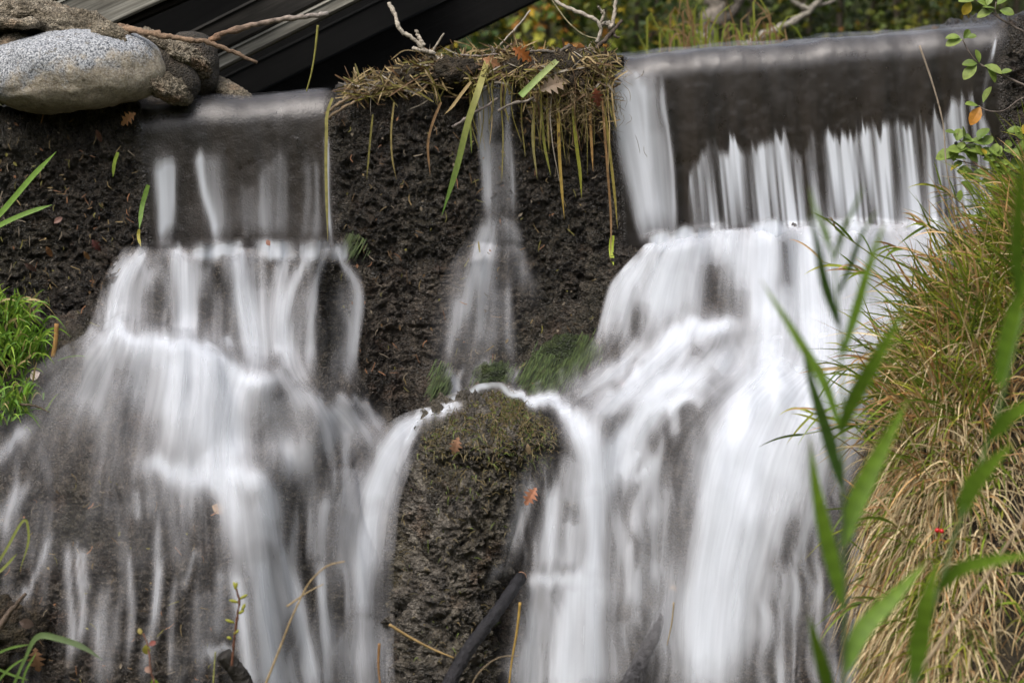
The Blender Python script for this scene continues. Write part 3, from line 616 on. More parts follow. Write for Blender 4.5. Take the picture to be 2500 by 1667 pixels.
S_RIGHT = [(.6, 120, 140, [(1760, 650), (2150, 660)]), (.4, 70, 70, [(1640, 650), (1590, 780)]), (.45, 60, 70, [(1850, 850), (1640, 930), (1480, 1000)]), (.2, 90, 90, [(1580, 1100), (1590, 1600)]), (.9, 40, 60, [(1660, 580), (1640, 640), (1622, 780)]), (.75, 26, 34, [(1605, 590), (1545, 680), (1505, 800)]), (.5, 20, 30, [(1560, 620), (1490, 740), (1475, 820)]), (.55, 26, 30, [(1720, 570), (1700, 680), (1690, 780)]),
 (.95, 46, 54, [(1862, 565), (1865, 660), (1868, 800)]), (.95, 50, 70, [(1965, 560), (1970, 680), (1980, 800)]), (.85, 40, 60, [(1780, 560), (1770, 600)]), (.8, 90, 120, [(2130, 565), (2150, 700), (2150, 850)]), (.7, 90, 100, [(2280, 570), (2290, 760)]),
 (-.5, 26, 34, [(1745, 640), (1745, 760)]), (-.45, 16, 20, [(1912, 580), (1918, 720)]), (-.35, 16, 20, [(1580, 740), (1565, 800)]), (-.35, 30, 30, [(1800, 700), (1805, 780)]),
 (.95, 20, 34, [(1790, 786), (1730, 800), (1650, 835), (1590, 880)]), (.75, 30, 46, [(1700, 820), (1600, 890), (1480, 960)]), (.8, 40, 60, [(1880, 830), (1880, 900), (1860, 960)]), (.75, 70, 80, [(2000, 840), (2020, 920)]), (.85, 24, 30, [(1680, 925), (1620, 945), (1560, 990)]), (.5, 40, 44, [(1780, 860), (1700, 930), (1640, 960)]), (.6, 24, 30, [(1560, 850), (1450, 930), (1390, 965)]), (.65, 24, 30, [(1600, 900), (1490, 985), (1440, 1030)]),
 (-.4, 26, 30, [(1760, 900), (1740, 950)]), (-.35, 12, 16, [(1560, 880), (1480, 950)]), (-.3, 14, 20, [(1700, 850), (1690, 880)]),
 # stream over the boulder's right shoulder
 (.95, 8, 32, [(1230, 950), (1300, 966), (1375, 1000), (1430, 1060)]), (.97, 38, 46, [(1415, 1030), (1445, 1110), (1452, 1200)]), (.9, 40, 44, [(1440, 1180), (1450, 1300), (1440, 1430)]), (.75, 26, 30, [(1352, 1210), (1345, 1300), (1350, 1390)]), (.6, 20, 24, [(1398, 1270), (1385, 1380)]), (.35, 30, 40, [(1405, 1110), (1370, 1230)]), (.9, 34, 50, [(1410, 1410), (1390, 1500), (1380, 1720)]), (.85, 34, 44, [(1460, 1400), (1450, 1540), (1440, 1720)]), (.55, 40, 40, [(1340, 1410), (1310, 1520), (1290, 1720)]), (.7, 20, 16, [(1310, 1410), (1370, 1405), (1430, 1412)]), (.4, 20, 24, [(1300, 1160), (1270, 1260), (1230, 1380)]), (.35, 14, 18, [(1225, 1390), (1160, 1440)]), (.35, 20, 30, [(1290, 1550), (1240, 1660)]),
 (.9, 16, 34, [(1700, 982), (1620, 990), (1560, 1030), (1500, 1110), (1480, 1160)]), (.6, 22, 30, [(1600, 1020), (1540, 1100), (1500, 1200)]), (.6, 14, 20, [(1560, 1100), (1500, 1170)]), (.45, 24, 30, [(1600, 1130), (1560, 1220), (1545, 1320)]), (.5, 14, 14, [(1540, 1165), (1580, 1150)]), (.45, 12, 14, [(1640, 1000), (1650, 1070)]), (.4, 12, 14, [(1585, 1120), (1600, 1300)]), (.4, 12, 16, [(1530, 1330), (1540, 1480)]), (.4, 10, 14, [(1555, 1400), (1560, 1560)]), (.35, 16, 20, [(1620, 1180), (1630, 1380)]), (.3, 40, 50, [(1600, 1350), (1560, 1500)]), (.35, 14, 14, [(1590, 1250), (1600, 1420)]), (.3, 30, 30, [(1520, 1500), (1510, 1667)]),
 # the thick column
 (.97, 70, 80, [(1960, 960), (1860, 975), (1800, 1060), (1775, 1180)]), (.97, 74, 74, [(1800, 1080), (1760, 1260), (1725, 1450), (1705, 1720)]), (.85, 44, 60, [(1880, 1010), (1830, 1180), (1790, 1350), (1760, 1720)]), (.8, 60, 60, [(2010, 970), (1940, 1060), (1880, 1200)]), (.5, 40, 44, [(1880, 1200), (1830, 1400), (1800, 1600)]), (.55, 90, 80, [(2050, 970), (2010, 1080)]),
 (.45, 20, 24, [(1960, 1080), (1910, 1250), (1880, 1380)]), (.5, 14, 18, [(2010, 1090), (1980, 1250), (1960, 1380)]), (.4, 26, 26, [(2080, 1050), (2050, 1200)]), (.35, 12, 16, [(1880, 1400), (1860, 1560)]), (.4, 10, 14, [(1950, 1340), (1940, 1520)]), (.35, 14, 16, [(1910, 1420), (1890, 1667)]), (.4, 14, 16, [(2000, 1420), (1990, 1667)]), (.5, 20, 24, [(2100, 1300), (2090, 1480), (2080, 1720)]), (.22, 110, 120, [(1980, 1150), (1950, 1640)])]
FL_RIGHT = [
 [(1570, 596), (1480, 700), (1435, 842), (1300, 930), (1150, 958), (1290, 1020), (1240, 1200), (1170, 1450), (1120, 1740)],
 [(1600, 585), (1525, 700), (1475, 842), (1370, 930), (1270, 975), (1335, 1050), (1300, 1220), (1260, 1450), (1225, 1740)],
 [(1640, 574), (1590, 700), (1545, 838), (1450, 930), (1360, 995), (1400, 1090), (1390, 1240), (1370, 1450), (1350, 1740)],
 [(1690, 564), (1660, 695), (1630, 825), (1540, 920), (1450, 1010), (1455, 1120), (1460, 1260), (1450, 1450), (1450, 1740)],
 [(1755, 556), (1740, 690), (1725, 800), (1640, 910), (1550, 1005), (1505, 1120), (1510, 1270), (1505, 1450), (1505, 1740)],
 [(1810, 552), (1800, 685), (1795, 800), (1750, 900), (1660, 985), (1590, 1090), (1580, 1270), (1575, 1450), (1570, 1740)],
 [(1870, 549), (1870, 685), (1872, 800), (1850, 890), (1770, 970), (1690, 1080), (1655, 1270), (1635, 1450), (1620, 1740)],
 [(1945, 548), (1950, 685), (1955, 800), (1945, 885), (1860, 960), (1790, 1080), (1740, 1270), (1710, 1450), (1690, 1740)],
 [(2030, 546), (2038, 685), (2042, 800), (2035, 885), (1970, 955), (1910, 1080), (1860, 1270), (1820, 1450), (1800, 1740)],
 [(2120, 545), (2130, 685), (2132, 800), (2130, 890), (2080, 958), (2030, 1080), (1980, 1270), (1950, 1450), (1930, 1740)],
 [(2220, 542), (2230, 685), (2232, 800), (2225, 895), (2190, 970), (2150, 1080), (2110, 1270), (2080, 1450), (2070, 1740)],
 [(2340, 538), (2345, 685), (2345, 800), (2340, 895), (2310, 975), (2280, 1080), (2240, 1270), (2220, 1450), (2200, 1740)]]
def veil(px, py, sx, sy, s0):
    q = lambda a, b, k: noise(np.stack([px/a, py/b, 0*px+k], -1), 1, s0+k)
    w_ = px+14*noise(np.stack([px/60, py/90, 0*px], -1), 1, s0+9)
    n = .55*noise(np.stack([w_/sx, py/sy, 0*px], -1), 1, s0)+.22*noise(np.stack([w_/(sx*.45), py/(sy*.6), 0*px+2], -1), 1, s0+1)+.45*q(90, 110, 3)
    return np.clip(.16+.75*n, 0, .7)
def bump01(v, a, b, c, d): return np.clip((v-a)/(b-a), 0, 1)*np.clip((d-v)/(d-c), 0, 1)
def veil_left(px, py):
    return .42*veil(px, py, 22, 170, 401)*np.clip((py-1000)/160, 0, 1)*np.clip((600-px)/60, 0, 1)+.8*veil(px, py, 18, 160, 421)*bump01(px, 640, 700, 880, 940)*np.clip((py-1000)/100, 0, 1)+.4*veil(px, py, 20, 160, 431)*bump01(py, 610, 650, 860, 920)
def veil_right(px, py):
    return .6*veil(px, py, 22, 180, 441)*bump01(px, 1470, 1500, 1650, 1720)*np.clip((py-1010)/80, 0, 1)+veil(px, py, 15, 170, 451)*bump01(px, 1830, 1900, 2080, 2130)*np.clip((py-1060)/120, 0, 1)+.5*veil(px, py, 22, 190, 461)*bump01(py, 565, 600, 900, 980)+.7*veil(px, py, 12, 140, 471)*bump01(px, 1240, 1290, 1380, 1420)*np.clip((py-1100)/100, 0, 1)
def build_water():
    water_object('waterfall_left', both(FL_LEFT, S_LEFT, 280, 220, .05, dfun=wdepth, fade=(.006, .03, .03), extra=veil_left) + both(FL_LEFT_WALL, S_LEFT_WALL, 90, 140, .045, wob=.004, fade=(.1, .05, .04), g=(1.0, .12)))
    def bd(px, py):
        l, r, dd = (np.interp(py, BPY, a) for a in (BL, BR, BD)); s = (px-(l+r)/2)/((r-l)/2)
        return np.where((np.abs(s) < 1) & (py > 955), -.50-.16*np.clip((py-955)/900, 0, 1)-dd*np.sqrt(np.clip(1-s*s, 0, 1))**.9-.03, 9.)
    dv = lambda px, py: np.minimum(np.minimum(wdepth(px, py), -.62-.3*np.clip((py-990)/700, 0, 1)), bd(px, py))
    rim = [[(1420, 1000), (1310, 950), (1195, 932), (1100, 958), (1020, 1005)], [(1405, 1025), (1300, 974), (1195, 956), (1110, 980), (1035, 1025)], [(1390, 1050), (1290, 1000), (1195, 984), (1120, 1006), (1050, 1048)]]
    S_RIM = [(.85, 17, 10, [(1400, 1022), (1300, 972), (1195, 957)]), (.85, 10, 16, [(1205, 957), (1110, 981), (1040, 1020)])]
    rim_sheet = [water_sheet(rim, S_RIM, 90, 24, .0, fade=(.1, .1, .05), wob=.004, seed=7, dfun=lambda px, py: -.70+0*px)]
    water_object('waterfall_center', rim_sheet+both(FL_CENTER, S_CENTER, 220, 70, .05, wob=.008) + both(FL_VALLEY, S_VALLEY, 180, 50, .05, dfun=dv, g=(.85, .6)))
    ds = lambda px, py: np.minimum(wdepth(px, py)-.16*np.exp(-((px-1360)/130.)**2)*np.clip((py-950)/60, 0, 1), bd(px, py))
    water_object('waterfall_right', both(FL_RIGHT, S_RIGHT, 300, 250, .075, g=(.85, .55), dfun=ds, fade=(.006, .03, .03), extra=veil_right) + both(FL_CURT, S_CURT, 140, 330, .045, wob=.004, g=(1.0, .12), fade=(.02, .1, .02), extra=curtain_density) + both(FL_E, S_E, 110, 60, .05, wob=.005, fade=(.03, .1, .14), g=(1.0, .3)))
build_water()
def splash_sheet(x0, x1, ytop, yref, amp, seed):
    """spray thrown up where the falling streamlets land on the ledge"""
    xs = np.linspace(x0, x1, 9); lines = [[(x, np.interp(x, *ytop)-34), (x, np.interp(x, *ytop)-8), (x-2, np.interp(x, *ytop)+20), (x-4, np.interp(x, *ytop)+52)] for x in xs]
    st = []; r = random.Random(seed)
    for i in range(int((x1-x0)/13)):
        x = r.uniform(x0, x1); y = np.interp(x, *ytop)+r.uniform(-6, 16); st.append((r.uniform(.08, .34)*amp, r.uniform(10, 26), r.uniform(12, 30), [(x, y-r.uniform(0, 14)), (x+r.uniform(-6, 6), y+r.uniform(8, 30))]))
    return water_sheet(lines, st, 30, int((x1-x0)/5), .06, 0, 1, fade=(.3, .4, .03), seed=seed, dfun=lambda px, py: depth(px, np.interp(px, *ytop)+22+0*py)-.02)
SPL_L = ([300, 870], [602, 604]); SPL_R = ([1560, 1600, 1660, 1800, 2400], [600, 590, 572, 555, 548])
water_object('spray_left', [splash_sheet(330, 860, SPL_L, 0, 1.5, 5)]); water_object('spray_right', [splash_sheet(1570, 2380, SPL_R, 0, 1.5, 6)])
def build_film(name, x0, x1, drop):
    px = np.arange(x0, x1+1, 6.0); P, prof = wall_grid(px, .032, ndown=60, drop=drop, nback=6, back=.10)
    N = grid_normals(P); k = (px-x0)/(x1-x0)
    edge = np.clip(np.minimum(k*(x1-x0)/60, (1-k)*(x1-x0)/30), 0, 1); nr = len(prof)
    idx = np.arange(nr); dn = np.where(idx < 9, .35, 1-np.clip((idx-11)/(nr-36), 0, 1)**.5)  # strength of the film and its painted sheen, falling off below the crest
    P = P+N*(noise(P*np.array([1, .35, .35]), 7, 77)*.008+noise(P*np.array([1, .2, .2]), 2.2, 78)*.012)[..., None]
    u = np.broadcast_to(P[..., 0], P.shape[:2]); v = np.broadcast_to(np.cumsum(np.r_[0, np.linalg.norm(np.diff(prof, axis=0), axis=1)])[:, None], P.shape[:2])
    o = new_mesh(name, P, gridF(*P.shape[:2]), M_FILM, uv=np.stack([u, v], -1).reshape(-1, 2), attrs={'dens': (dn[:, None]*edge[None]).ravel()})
    return tag(o, kind='structure')
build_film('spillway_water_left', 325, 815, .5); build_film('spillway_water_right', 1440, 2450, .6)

# ------------------------------------------------------------------ blobs, stones and the timber bridge
def blob(center, rad, seed, disp, res=(60, 90), rot=0.0, squash=2.0):
    th = np.linspace(0, math.pi, res[0]); ph = np.linspace(0, 2*math.pi, res[1], endpoint=False)
    T, Ph = np.meshgrid(th, ph, indexing='ij')
    S = np.stack([np.sin(T)*np.cos(Ph), np.sin(T)*np.sin(Ph), np.cos(T)], -1)
    e = 2.0/squash; Q = np.sign(S)*np.abs(S)**e
    Q = Q/np.max(np.abs(Q), axis=(0, 1))*np.array(rad)
    c, s_ = math.cos(rot), math.sin(rot)
    Q = np.stack([Q[..., 0]*c-Q[..., 2]*s_, Q[..., 1], Q[..., 0]*s_+Q[..., 2]*c], -1)
    W = Q+np.array(center); d = np.zeros(Q.shape[:2])
    for kind, sc, am in disp:
        d = d+(fbm(W, sc, 3, seed)*am if kind == 'f' else (billow(W, sc, 3, seed+5)-.3)*am)
    Q = Q+S*d[..., None]
    return Q, gridF(res[0], res[1], True)
def blob_px(px, py, Y, rx, ry, rd, seed, disp, res=(60, 90), rot=0.0, squash=2.0):
    k = pxs(Y); return blob(at(px, py, Y), (rx*k, rd, ry*k), seed, disp, res, rot, squash)
def build_abutment():
    root = empty('stone_abutment'); tag(root, 'mortared stone abutment with a pale granite boulder above the dam wall', 'stone wall')
    V = []; F = []; n = 0
    for (px, py, Y, rx, ry, rd, rot) in [(30, 48, .2, 150, 58, .33, -.05), (160, 66, .2, 150, 52, .30, -.42), (-150, 120, .2, 190, 140, .4, 0), (338, 164, -.03, 140, 36, .15, -.72), (285, 108, -.12, 62, 34, .12, -.7), (400, 118, .02, 85, 24, .09, -.55), (90, 150, .25, 260, 95, .25, 0), (470, 150, .10, 26, 46, .1, .75)]:
        Q, f = blob_px(px, py, Y, rx, ry, rd, int(px)+400, [('f', 6, .05), ('b', 14, .04), ('b', 45, .022), ('b', 110, .014)], (110, 150), rot)
        V.append((Q+at(px, py, Y)).reshape(-1, 3)); F.append(f+n); n += Q.shape[0]*Q.shape[1]
    new_mesh('mortar', np.concatenate(V), np.concatenate(F), M_MORTAR, root)
    for (px, py, Y, rx, ry, rd, rot, mat, lab, sq, seed) in [
        (180, 171, -.02, 222, 101, .32, -.04, M_GRANITE, 'large pale speckled granite boulder', 2.3, 3),
        (405, 176, .06, 96, 52, .16, -.78, M_COBBLE, 'dark oval cobble beside the granite boulder', 2.2, 8),
        (472, 160, .28, 62, 76, .2, -.1, M_COBBLE, 'blocky brown cobble beside the timber', 3.0, 12),
        (560, 226, .34, 62, 26, .12, -.5, M_MORTAR, None, 2.0, 15),
        (75, 128, .02, 110, 30, .14, -.14, M_MORTAR, None, 2.0, 18), (120, 30, .0, 22, 15, .05, -.3, M_COBBLE, None, 2, 20), (228, 92, -.12, 20, 16, .04, .3, M_MORTAR, None, 2, 22), (10, 112, -.05, 60, 26, .1, .3, M_MORTAR, None, 2, 24), (300, 102, -.12, 14, 11, .03, 0, M_COBBLE, None, 2, 25), (30, 55, -.12, 70, 16, .06, -.2, M_MORTAR, None, 2, 27)]:
        Q, f = blob_px(px, py, Y, rx, ry, rd, seed, [('f', 3.2, .035), ('f', 9, .014), ('f', 30, .005)] if mat is not M_MORTAR else [('f', 8, .03), ('b', 30, .02)], (70, 100), rot, sq)
        o = new_mesh('stone', Q.reshape(-1, 3), f, mat, root); o.location = at(px, py, Y)
        if lab: o['label'] = lab
    return root
build_abutment()

def beam(name, A, B, wid, dep, mat, parent=None, roll=0.0, bev=.012):
    """a sawn timber from A to B: local x along the grain"""
    A = Vector(A); B = Vector(B); X = (B-A); L = X.length; X.normalize()
    Yv = Vector((0, 1, 0)); Z = X.cross(Yv).normalized(); Yv = Z.cross(X)
    n = 24; xs = np.linspace(-L/2, L/2, n); prof = []
    for sx, sz in ((-1, -1), (1, -1), (1, 1), (-1, 1)):
        prof += [(sx*(dep/2-bev), sz*wid/2), (sx*dep/2, sz*(wid/2-bev))] if (sx*sz) > 0 else [(sx*dep/2, sz*(wid/2-bev)), (sx*(dep/2-bev), sz*wid/2)]
    prof = np.array(prof); P = np.empty((n, 8, 3)); P[..., 0] = xs[:, None]; P[..., 1] = prof[:, 0]; P[..., 2] = prof[:, 1]
    P[..., 1:] *= 1+(noise(P, 2.2, 91)*.02)[..., None]
    F = [tuple(f) for f in gridF(n, 8, True)]+[tuple(range(8)), tuple(range((n-1)*8+7, (n-1)*8-1, -1))]
    o = new_mesh(name, P.reshape(-1, 3), F, mat, parent, smooth=False)
    m = Matrix.Identity(4)
    for i in range(3): m[i][0] = X[i]; m[i][1] = Yv[i]; m[i][2] = Z[i]; m[i][3] = ((A+B)/2)[i]
    if parent is not None: o.parent = parent
    o.matrix_world = m
    return o
def build_bridge():
    root = empty('timber_bridge'); tag(root, 'dark timber bridge frame with slanting weathered beams above the dam', 'bridge')
    def pb(name, x0, y0, x1, y1, Y0, Y1, wpx, dep, mat, lab=None):
        o = beam(name, at(x0, y0, Y0), at(x1, y1, Y1), wpx*pxs((Y0+Y1)/2), dep, mat, root)
        if lab: o['label'] = lab
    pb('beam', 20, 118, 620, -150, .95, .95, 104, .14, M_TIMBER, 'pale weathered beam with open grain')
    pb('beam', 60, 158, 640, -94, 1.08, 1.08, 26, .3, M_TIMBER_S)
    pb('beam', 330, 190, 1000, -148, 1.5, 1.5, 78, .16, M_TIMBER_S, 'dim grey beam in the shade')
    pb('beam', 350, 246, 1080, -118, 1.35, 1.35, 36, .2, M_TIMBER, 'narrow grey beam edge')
    pb('beam', 560, 318, 1460, -128, 1.7, 1.7, 104, .2, M_TIMBER_B, 'black lowest beam')
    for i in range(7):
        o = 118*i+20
        pb('shade_board', 150-o*.45, 486-o*.95, 1460-o*.45, -166-o*.95, 3.0+.03*(i % 2), 3.0+.03*(i % 2), 140, .05, M_TIMBER_B)  # added black boards stand in for the dark void between the beams
    # deck planks overhead, out of the picture, which keep the space below in shade
    for i in range(9):
        x = -3.6+i*.36
        beam('deck_plank', (x, .55, 2.55+.02*(i % 3)), (x, 3.6, 2.55+.02*(i % 2)), .05, .33, M_TIMBER_D, root)
    return root
build_bridge()

# ------------------------------------------------------------------ trees and shrubs beyond the pool
GREENS = [(.085, .135, .02), (.13, .175, .025), (.05, .088, .018), (.20, .23, .03)]
YELS = [(.55, .42, .04), (.62, .40, .03), (.42, .40, .05), (.48, .20, .03)]
def shrub(name, label, cat, x, y, z0, rx, ry, h, n, yel, seed, size=.055, group=None, stems=5, dark=1.0, core=.35):
    r = random.Random(seed); root = empty(name); tag(root, label, cat, group)
    b = MB(); ends = []
    for i in range(stems):
        a = r.uniform(0, 6.28); top = np.array([x+math.cos(a)*rx*r.uniform(.2, .8), y+math.sin(a)*ry*r.uniform(.2, .8), z0+h*r.uniform(.6, .95)])
        base = np.array([x+r.uniform(-.15, .15), y+r.uniform(-.15, .15), z0-.2])
        mid = (base+top)/2+np.array([r.uniform(-.2, .2), r.uniform(-.2, .2), .1])
        P = smooth_path(np.array([base, mid, top]), 9) if np.linalg.norm((top-base)[:2]) > .05 else np.linspace(base, top, 9)
        b.tube(P, np.linspace(.028, .006, 9)*(h/2.5), (.13, .105, .08), 6, .3, i); ends += [P[k] for k in (3, 4, 5, 6, 7, 8)]
        for q in range(4):
            s0 = P[r.randint(3, 7)]; e = s0+np.array([r.uniform(-.5, .5)*rx, r.uniform(-.5, .5)*ry, r.uniform(.0, .5)])
            b.tube(np.linspace(s0, e, 4), np.linspace(.009, .003, 4), (.11, .09, .07), 5); ends += [e, (e+s0)/2]
    b.build('trunk' if cat == 'tree' else 'stem', M_BARK, root)
    lf = MB(); cl = []
    for i in range(max(8, n//26)):
        if r.random() < .5: c = ends[r.randrange(len(ends))]+np.array([r.gauss(0, .14), r.gauss(0, .14), r.gauss(0, .12)])
        else:
            v = np.array([r.gauss(0, 1), r.gauss(0, 1), r.gauss(0, 1)]); v /= np.linalg.norm(v); v *= r.uniform(.45, 1)**.5
            c = np.array([x+v[0]*rx, y+v[1]*ry, z0+h*.52+v[2]*h*.5])
        cl.append((c, r.random() < yel, r.choice(GREENS), r.choice(YELS), r.uniform(.6, 1.25)))
    for i in range(n):
        c, isy, g, ye, br = cl[i % len(cl)]
        p = c+np.array([r.gauss(0, .13), r.gauss(0, .13), r.gauss(0, .10)])
        col = np.array(ye if (isy and r.random() < .75) or r.random() < .03 else g)*br*r.uniform(.7, 1.4)*dark
        d = np.array([r.gauss(0, 1), r.gauss(0, .8), r.gauss(-.4, .5)]); nr = np.array([r.gauss(0, .5), -.6+r.gauss(0, .5), 1.0])
        s = size*r.uniform(.6, 1.3)
        lf.leaf(p, d, nr, s*1.5, s*.62, col, 'maple' if size > .05 else 'simple', r.uniform(0, .4))
    lf.build('crown' if cat == 'tree' else 'foliage', M_LEAF, root, smooth=False)
    return root
SH = [('shrub', 'yellow-flecked leafy shrub nearest the black bridge beam', 'shrub', 1120, 9.5, .9, .7, 2.6, 2200, .42, .065),
      ('shrub', 'green and gold shrub rising behind the driftwood pile', 'shrub', 1330, 8.6, .9, .75, 2.7, 2400, .34, .065),
      ('shrub', 'yellow-green bush behind the bare twigs on the dam crest', 'shrub', 1560, 8.0, .8, .7, 2.4, 2300, .38, .06),
      ('shrub', 'dull green bush behind the grey leaning trunk', 'shrub', 1800, 10.0, 1.1, .9, 2.8, 2400, .12, .05),
      ('shrub', 'dark green bush over the middle of the right spillway', 'shrub', 2030, 9.2, .9, .8, 2.4, 2300, .10, .05),
      ('shrub', 'small-leaved green bush with a few orange leaves, right of centre', 'shrub', 2200, 8.8, .8, .7, 2.2, 2100, .2, .045),
      ('shrub', 'rightmost bright green bush behind the twig-covered dam end', 'shrub', 2420, 9.5, 1.0, .8, 2.6, 2300, .12, .05)]
for i, (nm, lab, cat, px, Y, rx, ry, h, n, yel, sz) in enumerate(SH):
    p = at(px, 120, Y); shrub(nm, lab, cat, p[0], Y, .95, rx, ry, h, n, yel, 100+i, sz, 'shrubs beyond the pool', dark=1.05 if i < 3 else .62)
def woodland():
    b = MB(); r = random.Random(9)
    for i in range(15000):
        x = r.uniform(-4, 9); y = r.uniform(11.5, 17); z = 1.0+abs(r.gauss(0, 1))*1.6
        s = r.uniform(.05, .11); g = np.array(r.choice(GREENS if r.random() < .93 else YELS))*r.uniform(.4, 1.1)
        b.leaf((x, y, z), (r.gauss(0, 1), r.gauss(0, .7), r.gauss(-.3, .5)), (r.gauss(0, .4), -.7, 1), s*1.6, s*.7, g, 'simple', .2)
    return tag(b.build('distant_woodland', M_LEAF, smooth=False), kind='stuff')
woodland()
def px_tube(b, pts, Y, r0, r1, c, k=8, n=None, rough=.25, c2=None, seed=0):
    """a branch through points given as places in the photograph, at depth Y (number or one per point); radii in photograph pixels"""
    Y = np.broadcast_to(np.asarray(Y, float), (len(pts),)); n = n or max(6, 5*len(pts))
    A = smooth_path(np.c_[np.array(pts, float), Y], n)
    P = at(A[:, 0], A[:, 1], A[:, 2]); R = np.linspace(r0, r1, n)*pxs(A[:, 2])
    if k in (7, 8) and rough > .09:
        rj = random.Random(seed+int(pts[0][0])); P = P+np.array([[rj.gauss(0, .35), rj.gauss(0, .3), rj.gauss(0, .35)] for _ in range(n)])*R[:, None]*.55; R = R*np.array([1+rj.gauss(0, .10)+(.35 if rj.random() < .07 else 0) for _ in range(n)])
    t = np.linspace(0, 1, n)[:, None]; col = np.asarray(c)*(1-t)+np.asarray(c if c2 is None else c2)*t
    b.tube(P, R, col, k, rough, seed); return P
def branch(name, label, cat, parts, mat=None, group=None, nm='twig'):
    """main stem as the thing, side shoots as parts"""
    root = None
    for i, a in enumerate(parts):
        b = MB(); px_tube(b, **a)
        o = b.build(name if i == 0 else nm, mat or M_BARK, root)
        if i == 0: root = tag(o, label, cat, group)
    return root
branch('tree_trunk', 'pale grey leaning trunk beyond the pool behind the reeds', 'tree trunk', [dict(pts=[(1712, 180), (1735, 90), (1745, 30), (1760, -60)], Y=7.0, r0=28, r1=20, c=(.22, .19, .155), seed=1), dict(pts=[(1745, 70), (1790, 30), (1815, -20)], Y=7.0, r0=12, r1=9, c=(.10, .085, .07), seed=2)], nm='limb')
branch('fallen_branch', 'bare pale fallen branch sloping up behind the spillway', 'branch', [dict(pts=[(1790, 130), (1880, 80), (1960, 40), (2000, 0), (2020, -40)], Y=6.2, r0=11, r1=6, c=(.30, .27, .22), seed=3), dict(pts=[(1975, 25), (1940, 5), (1915, -20)], Y=6.2, r0=6, r1=4, c=(.30, .27, .22), seed=4), dict(pts=[(1985, 14), (2030, 5), (2060, -15)], Y=6.2, r0=4, r1=3, c=(.24, .21, .18), seed=5)])

def reed_stand():
    b = MB(); r = random.Random(31)
    for i in range(95):
        px = r.gauss(1700, 55) if r.random() < .55 else r.gauss(1850, 45)
        Y = r.uniform(2.5, 4.5); p = at(px, crest(px)+12, Y); h = abs(r.gauss(.13, .07))+.04
        if r.random() < .1: h += .12
        lean = np.array([r.gauss(0, .25), r.gauss(0, .1), 1]); q = p+lean*h*.55; e = p+lean*h+np.array([r.gauss(0, .06), 0, -.02])
        c = np.array(r.choice([(.16, .20, .02), (.22, .24, .03), (.20, .12, .05), (.25, .16, .07), (.12, .15, .02)]))
        b.blade(smooth_path(np.array([p, q, e]), 5), np.array([.005, .006, .005, .003, .0005]), c)
    return tag(b.build('crest_sedge', M_GRASS), kind='stuff')
reed_stand()

# ------------------------------------------------------------------ drift caught on the crest
TAN = np.array([.34, .25, .12]); OLIVE = np.array([.20, .17, .04]); BROWN = np.array([.13, .075, .035]); GREY = np.array([.30, .26, .205])
def build_drift_core():
    V = []; F = []; n = 0
    for (px, py, Y, rx, ry, rd) in [(930, 212, .10, 80, 20, .12), (1040, 190, .08, 90, 26, .14), (1120, 180, .0, 60, 34, .13), (1300, 175, .02, 95, 34, .14), (1400, 190, -.02, 75, 62, .12), (1340, 230, -.02, 70, 36, .08), (1460, 152, .08, 60, 16, .14)]:
        Q, f = blob_px(px, py, Y, rx, ry, rd, int(px), [('f', 9, .05), ('b', 26, .05), ('b', 70, .025)], (60, 90))
        V.append((Q+at(px, py, Y)).reshape(-1, 3)); F.append(f+n); n += Q.shape[0]*Q.shape[1]
    return tag(new_mesh('drift_mound', np.concatenate(V), np.concatenate(F), M_SOIL), 'dark silty drift mound lodged on the dam crest between the spillways', 'debris mound')
build_drift_core()
def build_straw():
    b = MB(); r = random.Random(5)
    def strand(pts, Y, w, c, n=9):
        A = smooth_path(np.array(pts, float), n); P = at(A[:, 0], A[:, 1], Y+np.linspace(0, 1, n)*0)
        P[:, 1] += np.array([r.gauss(0, .012) for _ in range(n)])
        W = np.full(n, w*pxs(0)); W[-1] *= .3; W[0] *= .6
        b.blade(P, W, np.asarray(c)*r.uniform(.55, 1.2), (r.gauss(0, .6), -1, r.gauss(0, .5)), .3)
    def pick():
        q = r.random(); return TAN if q < .45 else OLIVE if q < .65 else BROWN if q < .85 else GREY
    for i in range(2100):      # lying on the heap
        if r.random() < .45: x = r.uniform(1280, 1490); y = 140+abs(r.gauss(0, 1))*62
        else: x = r.uniform(860, 1300); y = crest(x)+r.gauss(-14, 18)*(1 if x > 980 else .5)
        L = r.uniform(25, 110); a = r.gauss(0, .5) if r.random() < .6 else r.uniform(-1.4, 1.4)
        dx, dy = math.cos(a)*L/2, math.sin(a)*L/2; bow = r.gauss(0, 12)
        strand([(x-dx, y-dy), (x+r.gauss(0, 4), y+bow*.6), (x+dx, y+dy+abs(bow)*.4)], r.uniform(-.16, .05) if y > crest(x) else r.uniform(-.06, .14), r.uniform(.8, 2.6), pick())
    for i in range(80):      # hanging below the lip
        x = r.gauss(1380, 62) if r.random() < .8 else r.uniform(1120, 1290); x = min(max(x, 1150), 1498)
        y = r.uniform(170, 240); L = abs(r.gauss(60, 70))+20; Y = r.uniform(-.17, -.08)
        strand([(x+r.gauss(0, 14), y-25), (x, y), (x+r.gauss(4, 5), y+L*.5), (x+r.gauss(8, 9), y+L)], Y, r.uniform(.7, 2.0), OLIVE if r.random() < .55 else pick())
    for i in range(420):      # fine root hair in the heap
        x = r.gauss(1400, 55); y = r.gauss(230, 45); L = r.uniform(15, 50)
        strand([(x, y), (x+r.gauss(0, 10), y+L*.4), (x+r.gauss(0, 14), y+L)], r.uniform(-.19, -.08), .55, TAN*.6, 6)
    return tag(b.build('straw_tangle', M_STRAW), kind='stuff')
build_straw()
PALE = (.42, .37, .30)
